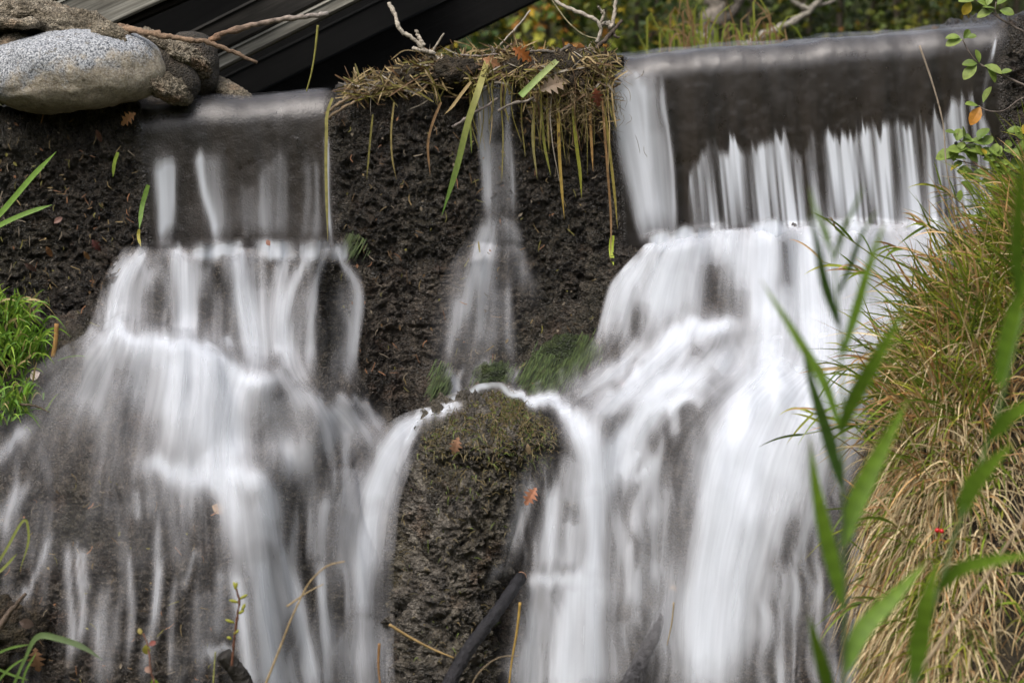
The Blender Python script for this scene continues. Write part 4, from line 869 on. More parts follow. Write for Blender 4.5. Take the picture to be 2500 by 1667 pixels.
branch('driftwood_branch', 'pale crooked forked driftwood branch left on the dam crest', 'branch', [
 dict(pts=[(1122, 172), (1080, 148), (1040, 128), (1018, 102), (975, 70), (965, 40), (950, 6)], Y=[.02, .0, -.02, -.03, -.03, -.02, .0], r0=5, r1=5, c=PALE, seed=1, n=40),
 dict(pts=[(1062, 132), (1035, 124), (1006, 119)], Y=-.03, r0=6, r1=4.5, c=PALE, seed=2), dict(pts=[(1034, 112), (1024, 92), (1016, 74)], Y=-.03, r0=5, r1=3.5, c=PALE, seed=3),
 dict(pts=[(1035, 170), (1060, 120), (1084, 82)], Y=.02, r0=3.5, r1=2.5, c=GREY, seed=4)])
branch('straight_twig', 'thin straight pale twig slanting up from the drift', 'twig', [dict(pts=[(1196, 136), (1245, 85), (1268, 60), (1294, 26)], Y=.02, r0=2.6, r1=2.0, c=PALE, seed=5)])
branch('bare_branch', 'pale bare branch reaching down from top edge to the drift', 'branch', [
 dict(pts=[(1330, -30), (1370, 12), (1410, 30), (1462, 58), (1466, 75), (1458, 104)], Y=[.1, .06, .03, 0, 0, 0], r0=4, r1=5, c=PALE, seed=6, n=36),
 dict(pts=[(1464, 60), (1474, 40), (1473, 24)], Y=0, r0=4, r1=3, c=GREY, seed=7), dict(pts=[(1472, 34), (1466, 24), (1460, 16)], Y=0, r0=3, r1=2.5, c=GREY, seed=8)])
branch('upright_branch', 'pale upright bare branch leaving the top edge above the drift', 'branch', [dict(pts=[(1494, 68), (1500, 35), (1506, -25)], Y=.04, r0=5, r1=4, c=PALE, seed=9), dict(pts=[(1494, 66), (1484, 58), (1470, 60)], Y=.03, r0=6, r1=5, c=PALE, seed=10)])
branch('dark_stick', 'dark wet stick leaning at the right end of the drift', 'stick', [dict(pts=[(1445, 126), (1480, 96), (1500, 72), (1519, 50)], Y=-.05, r0=7, r1=4, c=(.085, .065, .05), seed=11), dict(pts=[(1496, 78), (1506, 92), (1512, 92)], Y=-.05, r0=4, r1=3, c=(.1, .08, .06), seed=12)])
branch('curved_straw', 'thin curved straw stem arching from top edge to the drift', 'stem', [dict(pts=[(1342, -8), (1362, 22), (1390, 58), (1430, 88), (1462, 96)], Y=.06, r0=2.0, r1=1.6, c=(.33, .29, .17), k=5)])
branch('lying_stick', 'dark stick lying along the top of the drift', 'stick', [dict(pts=[(1285, 128), (1330, 124), (1362, 128), (1392, 110)], Y=-.06, r0=2.6, r1=5, c=(.14, .12, .10), seed=13)])
branch('curved_stick', 'curved grey stick jutting left below the green stem', 'stick', [dict(pts=[(1322, 228), (1290, 245), (1250, 254), (1215, 273)], Y=[-.1, -.16, -.2, -.22], r0=3.4, r1=3, c=(.20, .17, .14), seed=14)])
branch('crossing_stick', 'brown stick crossing the narrow middle stream', 'stick', [dict(pts=[(1105, 312), (1150, 280), (1190, 258), (1215, 240)], Y=[-.2, -.18, -.16, -.13], r0=3.6, r1=3, c=(.19, .16, .14), seed=15)])
branch('short_stub', 'short brown stub on the drift behind the twig', 'stick', [dict(pts=[(1222, 134), (1235, 120), (1250, 108)], Y=.02, r0=4, r1=3.5, c=(.14, .10, .07), seed=16)])
branch('grey_twig', 'thin grey twig lying across the left of the drift', 'twig', [dict(pts=[(1124, 134), (1160, 137), (1215, 133)], Y=-.05, r0=2.4, r1=2, c=(.24, .2, .17), seed=17)])
branch('forked_branch', 'reddish-brown forked branch lying over the stones and jutting right', 'branch', [
 dict(pts=[(285, 68), (330, 74), (400, 88), (470, 100), (508, 104), (560, 124), (628, 154)], Y=[-.06, -.14, -.2, -.18, -.16, -.14, -.12], r0=9, r1=4, c=(.25, .165, .105), c2=(.20, .135, .09), seed=18, n=44),
 dict(pts=[(508, 102), (545, 84), (600, 66), (660, 53), (720, 44), (802, 34)], Y=[-.16, -.12, -.08, -.04, 0, .04], r0=7, r1=6, c=(.20, .115, .065), c2=(.30, .27, .24), seed=19, n=36)])

# blades and stems caught on the wall
def px_blade(b, pts, Y, w, c, c2=None, side=(0, -1, .2), fold=.2, n=14, shape=None, tip=None):
    Y = np.broadcast_to(np.asarray(Y, float), (len(pts),)); A = smooth_path(np.c_[np.array(pts, float), Y], n)
    P = at(A[:, 0], A[:, 1], A[:, 2]); t = np.linspace(0, 1, n)
    prof = np.interp(t, *(shape or ([0, .15, .75, 1], [.75, 1, .9, .05])))
    col = np.asarray(c)[None]*(1-t)[:, None]+np.asarray(c if c2 is None else c2)[None]*t[:, None]
    if tip is not None:
        u = np.clip((t-.88)/.1, 0, 1)[:, None]; col = col*(1-u)+np.asarray(tip)*u; col = col*(1+.25*np.sin(np.arange(n)*2.1+pts[0][0])[:, None]*.5)
    b.blade(P, prof*w*pxs(A[:, 2]), col, side, fold)
def blade_thing(name, label, cat, pts, Y, w, c, c2=None, mat=None, group=None, **k):
    b = MB(); px_blade(b, pts, Y, w, c, c2, **k); return tag(b.build(name, mat or M_GRASS), label, cat, group)
GR = (.19, .33, .055); LG = (.36, .48, .14)
blade_thing('hanging_reed', 'long green reed blade hanging down the wall left of the middle stream', 'reed blade', [(1190, 145), (1170, 215), (1145, 290), (1115, 410), (1078, 528)], [-.05, -.2, -.22, -.2, -.16], 8, (.35, .30, .10), (.13, .26, .05), fold=.15)
b = MB(); px_blade(b, [(1360, 150), (1320, 188), (1272, 236)], [-.14, -.22, -.25], 8.5, (.33, .37, .15), (.24, .35, .10), side=(.3, -1, .9), fold=.7, shape=([0, .1, 1], [.7, .9, 1])); tag(b.build('cut_reed', M_GRASS), 'thick pale green cut stem slanting across the drift', 'stem')
blade_thing('straw_blade', 'long pale straw bent over the crest left of the middle stream', 'straw', [(1150, 200), (1130, 225), (1100, 265), (1085, 280)], -.17, 4, TAN*1.3)
for i, (pts, w, c, lab) in enumerate([
  ([(1362, 250), (1366, 380), (1372, 470), (1378, 536)], 4, (.36, .25, .06), 'long golden straw hanging lowest under the middle of the drift'),
  ([(1398, 250), (1408, 360), (1416, 420), (1420, 484)], 4.5, (.24, .24, .03), 'broad olive straw hanging beside the golden straws'),
  ([(1438, 220), (1443, 330), (1448, 420)], 3.5, (.34, .20, .07), 'reddish straw hanging under the right of the drift'),
  ([(1475, 260), (1490, 380), (1500, 470), (1508, 560)], 3.5, (.26, .21, .05), 'olive straw hanging beside the broad right stream'),
  ([(1470, 240), (1482, 400), (1492, 560), (1490, 640)], 3, (.24, .14, .06), 'longest brown straw hanging down beside the right fall'),
  ([(1320, 250), (1330, 360), (1345, 430)], 3.5, (.22, .22, .04), 'olive straw hanging left of the golden straw'),
  ([(1335, 240), (1338, 320), (1340, 370)], 3, (.26, .23, .06), 'short yellowish straw hanging under the pale green stem'),
  ([(1305, 250), (1300, 330), (1312, 440)], 3, (.24, .21, .08), 'dull straw hanging right of the middle stream'),
  ([(1077, 250), (1060, 290), (1046, 340), (1050, 430)], 3.2, (.22, .13, .06), 'curved brown straw stuck to the wall left of the reed blade'),
  ([(962, 250), (955, 320), (958, 390), (968, 440)], 2.4, (.24, .19, .07), 'thin straw stuck to the wall below the drift'),
  ([(910, 280), (905, 330), (895, 440)], 2.4, (.17, .15, .04), 'faint olive straw on the wall right of the left spillway'),
  ([(812, 240), (800, 270), (797, 330), (800, 590)], 4, (.28, .25, .08), 'straw trailing down the right edge of the left spillway'),
  ([(1146, 290), (1150, 340), (1151, 375)], 2.5, (.22, .27, .06), 'short green straw beside the middle stream'),
  ([(1495, 575), (1492, 610), (1498, 648)], 6, (.42, .50, .06), 'bright yellow-green leaf scrap hanging beside the right fall'),
  ([(362, 452), (348, 500), (340, 560)], 6, (.14, .24, .04), 'green blade hanging at the left edge of the left spillway'),
  ([(340, 560), (338, 575), (344, 602)], 4, (.34, .30, .06), 'yellow straw end below the green blade, left spillway'),
  ([(288, 372), (280, 395), (276, 432)], 4.5, (.22, .30, .04), 'small yellow-green blade stuck on the muddy wall'),
  ([(1168, 590), (1172, 620), (1176, 640)], 2, (.3, .25, .1), 'tiny straw on the wall under the middle stream')]):
    blade_thing('hanging_straw', lab, 'straw', pts, [-.13]*len(pts) if i not in (4, 13, 14, 15) else [-.14]*(len(pts)-1)+[-.2], w, np.array(c), np.array(c)*.85, mat=M_STRAW, group='straws hanging on the dam wall')
def sticks_left_edge():
    for i, (pts, lab) in enumerate([([(800, 290), (830, 268), (868, 248)], 'upper brown stick at the right corner of the left spillway'), ([(795, 278), (825, 255), (850, 240)], 'lower brown stick at the right corner of the left spillway')]):
        branch('corner_stick', lab, 'stick', [dict(pts=pts, Y=-.1, r0=4, r1=3.5, c=(.22, .16, .10), seed=30+i)], group='sticks at the spillway corner')
sticks_left_edge()
# fallen leaves
def fallen(label, px, py, Y, L, ang, c, kind='oak', curl=.3, wfac=.42, tilt=(0, -1, .3), c2=None):
    L *= .86 if kind == 'oak' else .7; curl = curl*1.5+.1; b = MB(); k = pxs(Y); d = cr*math.cos(ang)-cu*math.sin(ang)*1.0
    b.leaf(at(px, py, Y)-d*L*k*.5, d+np.array([0, -.12, 0]), tilt, L*k, L*k*wfac, np.array(c), kind, curl, c2)
    return tag(b.build('fallen_leaf', M_LEAF, smooth=False), label, 'leaf', 'fallen leaves')
fallen('peach oak leaf stuck on the right flank of the mossy boulder', 1295, 1210, -1.12, 58, 2.2, (.62, .28, .17))
fallen('faded peach oak leaf on the upper left of the mossy boulder', 1112, 1088, -1.02, 52, 1.9, (.44, .24, .15))
fallen('blurred tan leaf under the water of the left cascade', 532, 1240, -1.2, 46, .4, (.68, .45, .27), 'oval')
fallen('orange torn leaf at the left corner of the left spillway', 312, 288, -.10, 52, 2.6, (.60, .30, .14))
fallen('rusty star-shaped leaf on top of the drift', 1275, 130, -.14, 60, .5, (.36, .12, .03))
fallen('orange-brown folded leaf below the bare branches', 1418, 120, -.04, 44, 1.4, (.34, .15, .05), 'oval', .6)
fallen('red-brown leaf at the lower right of the drift', 1458, 235, -.2, 46, 1.3, (.20, .06, .03), 'oak', .6)
fallen('big curled grey-tan leaf in the middle of the drift', 1350, 205, -.2, 80, -.5, (.30, .22, .15), 'oak', .3)
fallen('brown leaf at the left end of the drift pile', 1200, 150, -.12, 50, .3, (.40, .20, .10), 'oak')
fallen('maroon leaf on the muddy wall left of the cascade', 234, 598, -.1, 36, .9, (.10, .035, .03))
fallen('curled tan leaf stuck on mud above the bright grass', 118, 612, -.12, 34, 1.1, (.20, .10, .045), 'oval', .7, .3)
fallen('small tan curled leaf beside the maroon leaf', 210, 622, -.12, 28, 1.0, (.22, .12, .05), 'oval', .7, .3)
fallen('dark brown leaf on the mud right of the bright grass', 72, 650, -.14, 44, .5, (.07, .04, .03), 'oval', .5, .22)
fallen('thin rusty leaf on the wall above the small blade', 240, 330, -.1, 44, 1.2, (.12, .055, .035), 'oval', .4, .2)
fallen('pinkish leaf flake on the muddy wall ledge', 140, 538, -.1, 34, -.7, (.24, .13, .10), 'oval', .2, .3)
fallen('pale pink leaf at the foot of the left grass tuft', 85, 915, -.72, 40, 2.7, (.66, .55, .50), 'oval', .2)
fallen('faded tan leaf in the wet bank at lower left', 88, 1610, -1.72, 70, 1.5, (.20, .11, .06), 'oak', .3)
fallen('grey curled leaf on the lower left bank', 62, 1520, -1.7, 44, .2, (.2, .14, .11), 'oval', .5)
fallen('pale straw-coloured leaf tip on the boulder', 1290, 1095, -1.06, 36, 1.4, (.42, .30, .18), 'oval', .4, .25)
fallen('pinkish leaf caught on the lip of the left cascade', 655, 592, -.36, 22, 1.0, (.6, .32, .24), 'oval', .2)
fallen('small rust leaf washed into the right cascade', 1520, 935, -.72, 24, -.5, (.24, .09, .06), 'oval', .2)

# logs standing in the water
def log(label, pts, Y, r0, r1, c, c2, endc=None, seed=0):
    b = MB(); P = px_tube(b, pts, Y, r0, r1, c, 24, 60, .2, c2, seed); o = b.build('wet_log', M_WETWOOD); tag(o, label, 'log')
    if endc is not None:
        Yv = np.broadcast_to(np.asarray(Y, float), (len(pts),)); b = MB(); k = pxs(Yv[0]); d = (P[0]-P[1]); d /= np.linalg.norm(d)
        b.tube(np.array([P[0]-d*.004, P[0]+d*.012, P[0]+d*.02]), np.array([r0*1.02, r0*.85, r0*.4])*k, endc, 12, .3, 3); b.build('broken_end', M_BARK, o)
    return o
log('black wet log with broken end leaning in front of the mossy boulder', [(1272, 1408), (1215, 1490), (1140, 1590), (1070, 1720)], [-1.2, -1.4, -1.55, -1.7], 15, 18, (.016, .015, .017), (.018, .016, .018), (.28, .16, .10), 5)
log('grey stump with pale tip standing in the right-hand water', [(1642, 1440), (1610, 1520), (1565, 1620), (1510, 1740)], [-1.24, -1.28, -1.32, -1.38], 12, 30, (.05, .047, .05), (.045, .043, .046), (.40, .26, .12), 6)
log('dark log end in the water under the budding stem', [(545, 1597), (580, 1640), (620, 1730)], [-1.78, -1.76, -1.74], 20, 24, (.03, .026, .022), (.035, .03, .026), None, 7)

# green algae cushions below the middle stream
M_ALGAE = mat_rock('algae_mat', (.010, .014, .005), (.032, .048, .013), (.06, .085, .024), (.045, .05, .012), .5, (.3, .55), .5)
def algae(label, pts, seed, n):
    r = random.Random(seed); b = MB(); pts = np.array(pts, float)
    for i in range(n):
        a = pts[r.randrange(len(pts))]; q = pts[r.randrange(len(pts))]; t = r.random()**1.3*.6
        x, y = a*(1-t)+q*t+np.array([r.gauss(0, 12), r.gauss(0, 11)])
        Y = float(depth(x, y))-.055-r.random()*.02; L = r.uniform(14, 40); c = np.array([.042, .066, .018])*r.uniform(.3, 1.7)+np.array([.03, .028, .006])*r.random()**2
        px_blade(b, [(x, y), (x-L*.22, y+L*.5), (x-L*.5, y+L)], [Y, Y-.02, Y-.03], r.uniform(.4, 1.3), c, n=5)
    o = b.build('algae', M_STRAW); tag(o, label, 'algae')
    c = pts.mean(0); sx, sy = pts.std(0)+8; Yc = float(depth(*c))-.01; Q, f = blob_px(c[0], c[1], Yc, sx*1.5, sy*1.25, .07, seed, [('f', 9, .03), ('b', 30, .03), ('b', 80, .015)], (40, 60), .5 if sx > 30 else 0.)
    new_mesh('cushion', (Q+at(c[0], c[1], Yc)).reshape(-1, 3), f, M_ALGAE, o); return o
algae('large dark green algae cushion right of the middle stream', [(1290, 905), (1330, 870), (1380, 840), (1430, 830), (1410, 880), (1360, 930), (1320, 940), (1450, 850)], 1, 1900)
algae('small green algae cushion between the middle streamlets', [(1190, 920), (1215, 900), (1235, 905), (1200, 950), (1175, 960)], 2, 700)
algae('narrow dark green algae tuft left of the middle splash', [(1085, 895), (1082, 925), (1078, 940)], 3, 260)
algae('tiny bright green algae tuft on the wall above the left valley', [(866, 585), (872, 592)], 4, 90)

# ------------------------------------------------------------------ plants
STRAWC = [(.52, .41, .23), (.62, .50, .30), (.44, .31, .15), (.56, .44, .25), (.36, .21, .09)]
GREENC = [(.14, .23, .028), (.19, .29, .032), (.10, .17, .025), (.26, .32, .04)]
def bank_edge(y): return np.interp(y, [380, 430, 520, 600, 700, 800, 950, 1100, 1300, 1500, 1667, 2100], [2680, 2600, 2510, 2430, 2330, 2250, 2170, 2150, 2145, 2150, 2165, 2200])
def bank_depth(px, py):
    e = bank_edge(py); u = np.clip((px-e)/260, 0, 1)
    return -.55-1.55*np.clip((py-430)/1250, 0, 1.4)-.75*np.sqrt(np.clip(1-(1-u)**2, 0, 1))+.35
def build_bank():
    k = np.linspace(0, 1, 120)**1.4; py = np.linspace(385, 2150, 220); K, PY = np.meshgrid(k, py); PX = bank_edge(PY)+K*1000
    Y = bank_depth(PX, PY); Y = Y+.9*np.clip(1-K/.012, 0, 1)
    P = at(PX, PY, Y); N = grid_normals(P); P = P+N*(fbm(P, 5, 4, 71)*.07+(billow(P, 24, 3, 73)-.3)*.04)[..., None]
    return tag(new_mesh('right_bank', P, gridF(*P.shape[:2]), M_SOIL), kind='structure')
build_bank()
def grass_blade(b, r, p, d, L, w, c, droop, c2=None, n=7):
    t = np.linspace(0, 1, n)[:, None]; d = np.asarray(d, float); d /= np.linalg.norm(d)
    P = np.asarray(p)+d*L*t+np.array([0, 0, -1])*droop*L*t**2.2
    W = w*np.interp(t[:, 0], [0, .15, .6, 1], [.7, 1, .8, .05])
    col = np.asarray(c)*(1-t)+np.asarray(c if c2 is None else c2)*t
    b.blade(P, W, col, (r.gauss(0, .7), -1, r.gauss(0, .5)), .35)
def build_bank_grass():
    r = random.Random(77); dry = MB(); grn = MB()
    for i in range(15000):
        py = 420+1400*r.random()**.9; e = float(bank_edge(py)); px = e+abs(r.gauss(0, 1))*150+r.uniform(-5, 20)
        if px > 2620: px = r.uniform(e, 2560)
        if i % 4 == 0: px = r.uniform(2520, 2980)
        if noise(np.array([px/70., py/60., 3.]), 1, 301) < .0 and r.random() < .78: continue
        Y = float(bank_depth(px, py)); p = at(px, py, Y-.01); up = np.clip((1000+r.gauss(0, 170)-py)/450, -1, 1)
        big = r.uniform(.10, .30)*(1.7*r.uniform(.8, 1.25) if up > 0 else 1)
        left = -(1.1 if px < e+110 else .35)
        if up > 0: d = (left*.4+r.gauss(0, .5), -.45+r.gauss(0, .3), .75+r.gauss(0, .3)); dr = r.uniform(.1, .9)
        else: d = (left*.5+r.gauss(0, .55), -.7+r.gauss(0, .3), .25+r.gauss(0, .4)); dr = r.uniform(.5, 1.6)
        if r.random() < (.5 if up > .2 else .22):
            c = np.array(r.choice(GREENC))*r.uniform(.6, 1.2); grass_blade(grn, r, p, d, big*1.05, r.uniform(.003, .0065), c, dr*.5, c*np.array([1.4, 1.1, 1.0]))
        else:
            c = np.array(r.choice(STRAWC))*r.uniform(.5, 1.35)
            if up > 0 and r.random() < .3: c = c*np.array([.95, .72, .5])
            grass_blade(dry, r, p, d, big*(1.0 if up > 0 else 1.15), r.uniform(.002, .0048), c, dr)
    for i in range(420):
        py = r.uniform(500, 1080); e = float(bank_edge(py)); px = e+r.uniform(-10, 160); p = at(px, py, float(bank_depth(px, py))); g = r.random() < .5
        c = np.array(r.choice(GREENC if g else STRAWC))*r.uniform(.8, 1.3)
        grass_blade(grn if g else dry, r, p, (r.gauss(-.35, .35), -.3+r.gauss(0, .2), 1), r.uniform(.3, .62), r.uniform(.003, .007), c, r.uniform(.05, .5), c*np.array([1.25, 1.0, .8]), 10)
    tag(dry.build('dry_bank_grass', M_STRAW), kind='stuff'); tag(grn.build('green_bank_grass', M_GRASS), kind='stuff')
build_bank_grass()
def build_bank_shoots():
    """taller leafy shoots that lean out over the water"""
    r = random.Random(13)
    for i, (x0, y0, x1, y1, lab) in enumerate([
      (2270, 760, 2010, 640, 'drooping brown-tipped grass shoot leaning over the water, upper left of the bank'), (2290, 800, 2040, 560, 'tall arched grass shoot at the left of the bank top'), (2260, 900, 1990, 920, 'green grass shoot pointing flat left over the water'),
      (2250, 960, 1985, 1010, 'grass shoot pointing left just below the flat one'), (2330, 620, 2230, 545, 'upright grass shoot near the top of the dry bank'), (2400, 600, 2300, 460, 'bright green tall shoot beside the alder leaves'),
      (2350, 700, 2175, 600, 'green shoot with spread blades in the middle of the bank top'), (2250, 1050, 1960, 1060, 'thin shoot with one curled brown blade over the white column'), (2240, 1340, 2080, 1240, 'brown and green shoot hanging out mid-bank'), (2230, 1460, 2060, 1490, 'small green shoot low on the bank edge')]):
        root = None; b = MB(); Y0 = float(bank_depth(x0, y0))-.06; Ys = [Y0, Y0-.1, Y0-.12]
        P = px_tube(b, [(x0, y0), ((x0+x1)/2+10, (y0+y1)/2-20), (x1, y1)], Ys, 3.2, 1.2, (.30, .22, .08), 5, 14, .05, (.2, .24, .05))
        root = tag(b.build('grass_shoot', M_GRASS), lab, 'grass shoot', 'leafy grass shoots on the bank')
        for k in range(7):
            p = P[r.randint(4, 13)]; bl = MB(); g = r.random() < .6; c = np.array(r.choice(GREENC if g else STRAWC[2:]))*r.uniform(.8, 1.2)
            d = (P[-1]-P[0])/np.linalg.norm(P[-1]-P[0])+np.array([r.gauss(0, .4), r.gauss(-.1, .2), r.gauss(.15, .5)])
            grass_blade(bl, r, p, d, r.uniform(.12, .26), r.uniform(.004, .0075), c, r.uniform(.1, .6), c*np.array([1.3, 1, .9]), 9)
            bl.build('blade', M_GRASS, root)
build_bank_shoots()

# reeds close to the camera
REED_G = (.125, .235, .022); REED_D = (.075, .155, .03)
def reed(label, stem, Y, sw, leaves):
    b = MB(); px_tube(b, stem, Y, sw, sw*.45, (.10, .15, .05), 8, 40, .03, (.14, .22, .06)); root = tag(b.build('reed', M_GRASS), label, 'reed', 'reeds in front of the fall')
    for (pts, w, c) in leaves:
        rl = random.Random(int(pts[0][1])+int(pts[-1][0])); bo = rl.uniform(-.25, .1); lb = MB(); px_blade(lb, pts, [Y, Y+bo*.3, Y+bo*.7, Y+bo], w*.8, np.array(c)*.8, np.array(c)*np.array([1.35, 1.15, 1.0]), side=(rl.uniform(-.5, .5), -1, rl.uniform(.0, .6)), fold=rl.uniform(.15, .4), n=28, tip=(.22, .20, .05), shape=([0, .06, .3, .55, .8, 1], [.25, .6, 1, .85, .45, .02]))
        lb.build('leaf', M_GRASS, root)
    return root
RY = -5.6
reed('tall green reed with paired leaves standing before the white water', [(2060, 1760), (2062, 1480), (2058, 1200), (2057, 1000), (2050, 800), (2035, 640), (2020, 560)], RY, 5.5, [
 ([(2058, 1480), (2020, 1330), (1992, 1200), (1975, 1062)], 28, REED_G), ([(2056, 1190), (2020, 1060), (1980, 930), (1955, 830)], 22, REED_D), ([(2056, 1060), (2010, 930), (1950, 830), (1855, 680)], 17, REED_G),
 ([(2057, 1335), (2085, 1240), (2140, 1120), (2222, 965)], 31, REED_G), ([(2052, 1055), (2080, 980), (2130, 890), (2215, 745)], 26, REED_G), ([(2055, 870), (2090, 760), (2125, 640), (2165, 530)], 17, REED_G),
 ([(2050, 800), (2015, 690), (1995, 590), (1970, 500)], 17, REED_D), ([(2062, 1640), (2105, 1540), (2170, 1470), (2270, 1365)], 31, REED_G), ([(2030, 1700), (2010, 1630), (1990, 1560), (1972, 1490)], 22, REED_G), ([(2035, 640), (2060, 560), (2090, 500), (2110, 440)], 10, REED_G), ([(2030, 620), (2010, 560), (1985, 500), (1975, 450)], 10, REED_G), ([(2045, 720), (2075, 650), (2100, 580), (2150, 500)], 11, REED_D)])
reed('leaning grey-green reed at the right with broad leaves', [(2215, 1760), (2260, 1550), (2310, 1380), (2360, 1220), (2420, 1060), (2465, 900), (2500, 760)], -5.8, 8, [
 ([(2345, 1262), (2370, 1190), (2420, 1130), (2480, 1075)], 32, REED_G), ([(2435, 945), (2450, 850), (2480, 740), (2530, 620)], 34, REED_G), ([(2290, 1440), (2340, 1390), (2420, 1368), (2530, 1352)], 24, REED_G), ([(2230, 1668), (2245, 1560), (2260, 1470), (2295, 1350)], 32, REED_G), ([(2412, 1075), (2450, 1030), (2490, 1000), (2560, 960)], 26, REED_G), ([(2485, 720), (2480, 600), (2486, 480), (2500, 360)], 30, REED_G)])

# woody twigs with rounded leaves at the right end of the dam
LEAFC = [(.16, .24, .05), (.20, .29, .06), (.13, .20, .04), (.24, .32, .09)]
def leafy_twig(label, stems, leaves, Y):
    root = None
    for i, (pts, r0, r1) in enumerate(stems):
        b = MB(); px_tube(b, pts, Y, r0, r1, (.16, .13, .11), 6, None, .2, None, i); o = b.build('leafy_twig' if root is None else 'twig', M_BARK, root)
        if root is None: root = tag(o, label, 'twig', 'leafy twigs at the dam end')
    r = random.Random(len(leaves))
    for (x, y, L, ang, *c) in leaves:
        lb = MB(); k = pxs(Y); d = cr*math.cos(ang)-cu*math.sin(ang)+np.array([0, r.uniform(-.4, .2), 0])
        col = np.array(c[0]) if c else np.array(r.choice(LEAFC))
        lb.leaf(at(x, y, Y-.01), d, (r.gauss(0, .5), -.8+r.gauss(0, .3), .8), L*k, L*k*r.uniform(.30, .42), col, 'oval', r.uniform(.05, .45), col*np.array([1.15, 1.05, .9])); lb.build('leaf', M_LEAF, root, smooth=False)
    return root
OR_ = (.55, .26, .05); YE = (.50, .38, .05)
leafy_twig('leafy twig arching over the upper right of the dam crest', [([(2540, 225), (2460, 190), (2423, 172), (2391, 156), (2366, 128), (2350, 97)], 3, 1.6)], [(2350, 97, 42, 2.95), (2345, 92, 34, 3.4), (2352, 95, 28, -.9), (2360, 92, 24, -.2), (2391, 154, 34, 4.5), (2386, 156, 36, 3.3), (2402, 160, 48, .35), (2385, 160, 46, 2.5), (2410, 166, 40, .9), (2440, 180, 30, -.4)], -.35)
leafy_twig('twig with a pale leaf and an orange withered leaf at the dam end', [([(2540, 225), (2490, 243), (2445, 272), (2405, 268), (2388, 258)], 2.4, 1.4)], [(2388, 258, 34, 3.3), (2394, 262, 46, 2.2, OR_), (2400, 252, 44, -1.2)], -.33)
leafy_twig('topmost twig with leaves at the top right corner', [([(2540, 100), (2470, 62), (2440, 45), (2400, 15), (2375, -8)], 3, 1.8), ([(2448, 52), (2430, 28), (2432, 5)], 2, 1.4)], [(2378, 2, 40, 3.2), (2385, 4, 30, .2), (2370, 5, 34, 2.1, YE), (2425, 28, 40, 3.0), (2432, 22, 36, 3.3), (2434, 12, 30, -.8), (2440, 26, 36, .2), (2410, 14, 26, -1.2)], -.3)
r_ = random.Random(3); lv = []
for i in range(58):
    x = r_.uniform(2320, 2500); y = 395+r_.gauss(0, 38)+(2400-x)*.05; lv.append((x, y, r_.uniform(26, 46), r_.uniform(-3.6, .5)) if r_.random() < .9 else (x, y, 24, r_.uniform(0, 6), YE))
leafy_twig('dense cluster of small leaves on twigs beside the right end of the dam', [([(2540, 440), (2470, 430), (2420, 390), (2380, 370), (2345, 345)], 3, 1.4), ([(2470, 430), (2430, 420), (2370, 400), (2310, 385)], 2, 1.2), ([(2460, 425), (2470, 380), (2490, 340)], 2, 1.2), ([(2345, 345), (2340, 335), (2336, 325)], 1.5, 1)], lv+[(2336, 345, 34, -1.3), (2380, 345, 30, 3.4)], -.6)
b = MB(); Q, f = blob_px(2334, 350, -.6, 4.5, 4.5, .009, 1, [], (10, 14)); tag(new_mesh('berry', (Q+at(2334, 350, -.6)).reshape(-1, 3), f, mat_rock('berry_skin', (.004, .004, .006), (.008, .008, .012), (.012, .012, .016), (.008, .008, .01), 0, (.2, .3))), 'single black berry beside the leaf cluster', 'berry')
def red_berries():
    for i, (x, y) in enumerate([(2288, 1294), (2299, 1296)]):
        m = bpy.data.materials.get('red_berry') or NT('red_berry')
        if not isinstance(m, bpy.types.Material): m.pbr((.45, .01, .015), .25, .5); m = m.m
        Yb = float(bank_depth(x, y))-.2; Q, f = blob_px(x, y, Yb, 6, 6, .011, 2, [], (10, 14)); tag(new_mesh('red_berry', (Q+at(x, y, Yb)).reshape(-1, 3), f, m), ['left', 'right'][i]+' one of two red berries in the dry bank grass', 'berry', 'red berries in the bank grass')
red_berries()

# grass and small plants at the left
def tuft(label, spots, n, seed, L=(.1, .24), Yo=-.05):
    r = random.Random(seed); b = MB(); sp = np.array(spots, float)
    for i in range(n):
        x, y = sp[r.randrange(len(sp))]+np.array([r.gauss(0, 22), r.gauss(0, 20)]); Y = -.35-.0009*max(0, y-700)*1.0+Yo+r.uniform(-.12, .08)
        p = at(x, y, Y); d = (.25+r.gauss(0, .4), -.35+r.gauss(0, .3), 1+r.gauss(0, .2)); c = np.array(r.choice([(.15, .30, .03), (.20, .36, .04), (.11, .22, .03), (.26, .38, .05)]))*r.uniform(.6, 1.15)
        if r.random() < .07: c = np.array([.4, .32, .14])
        grass_blade(b, r, p, d, r.uniform(*L), r.uniform(.0035, .007), c, r.uniform(.15, 1.0), c*1.2, 8)
    return tag(b.build('grass_tuft', M_GRASS), label, 'grass tuft', 'grass tufts on the left edge')
tuft('upper bright green grass tuft on the left edge', [(-60, 780), (-20, 760), (20, 770), (50, 790), (10, 840), (60, 850), (80, 860), (-40, 860), (40, 900)], 420, 1)
tuft('lower bright green grass tuft on the left edge', [(-40, 1000), (0, 985), (40, 975), (60, 985), (-10, 1030), (30, 1010)], 260, 2, (.08, .19), -.12)
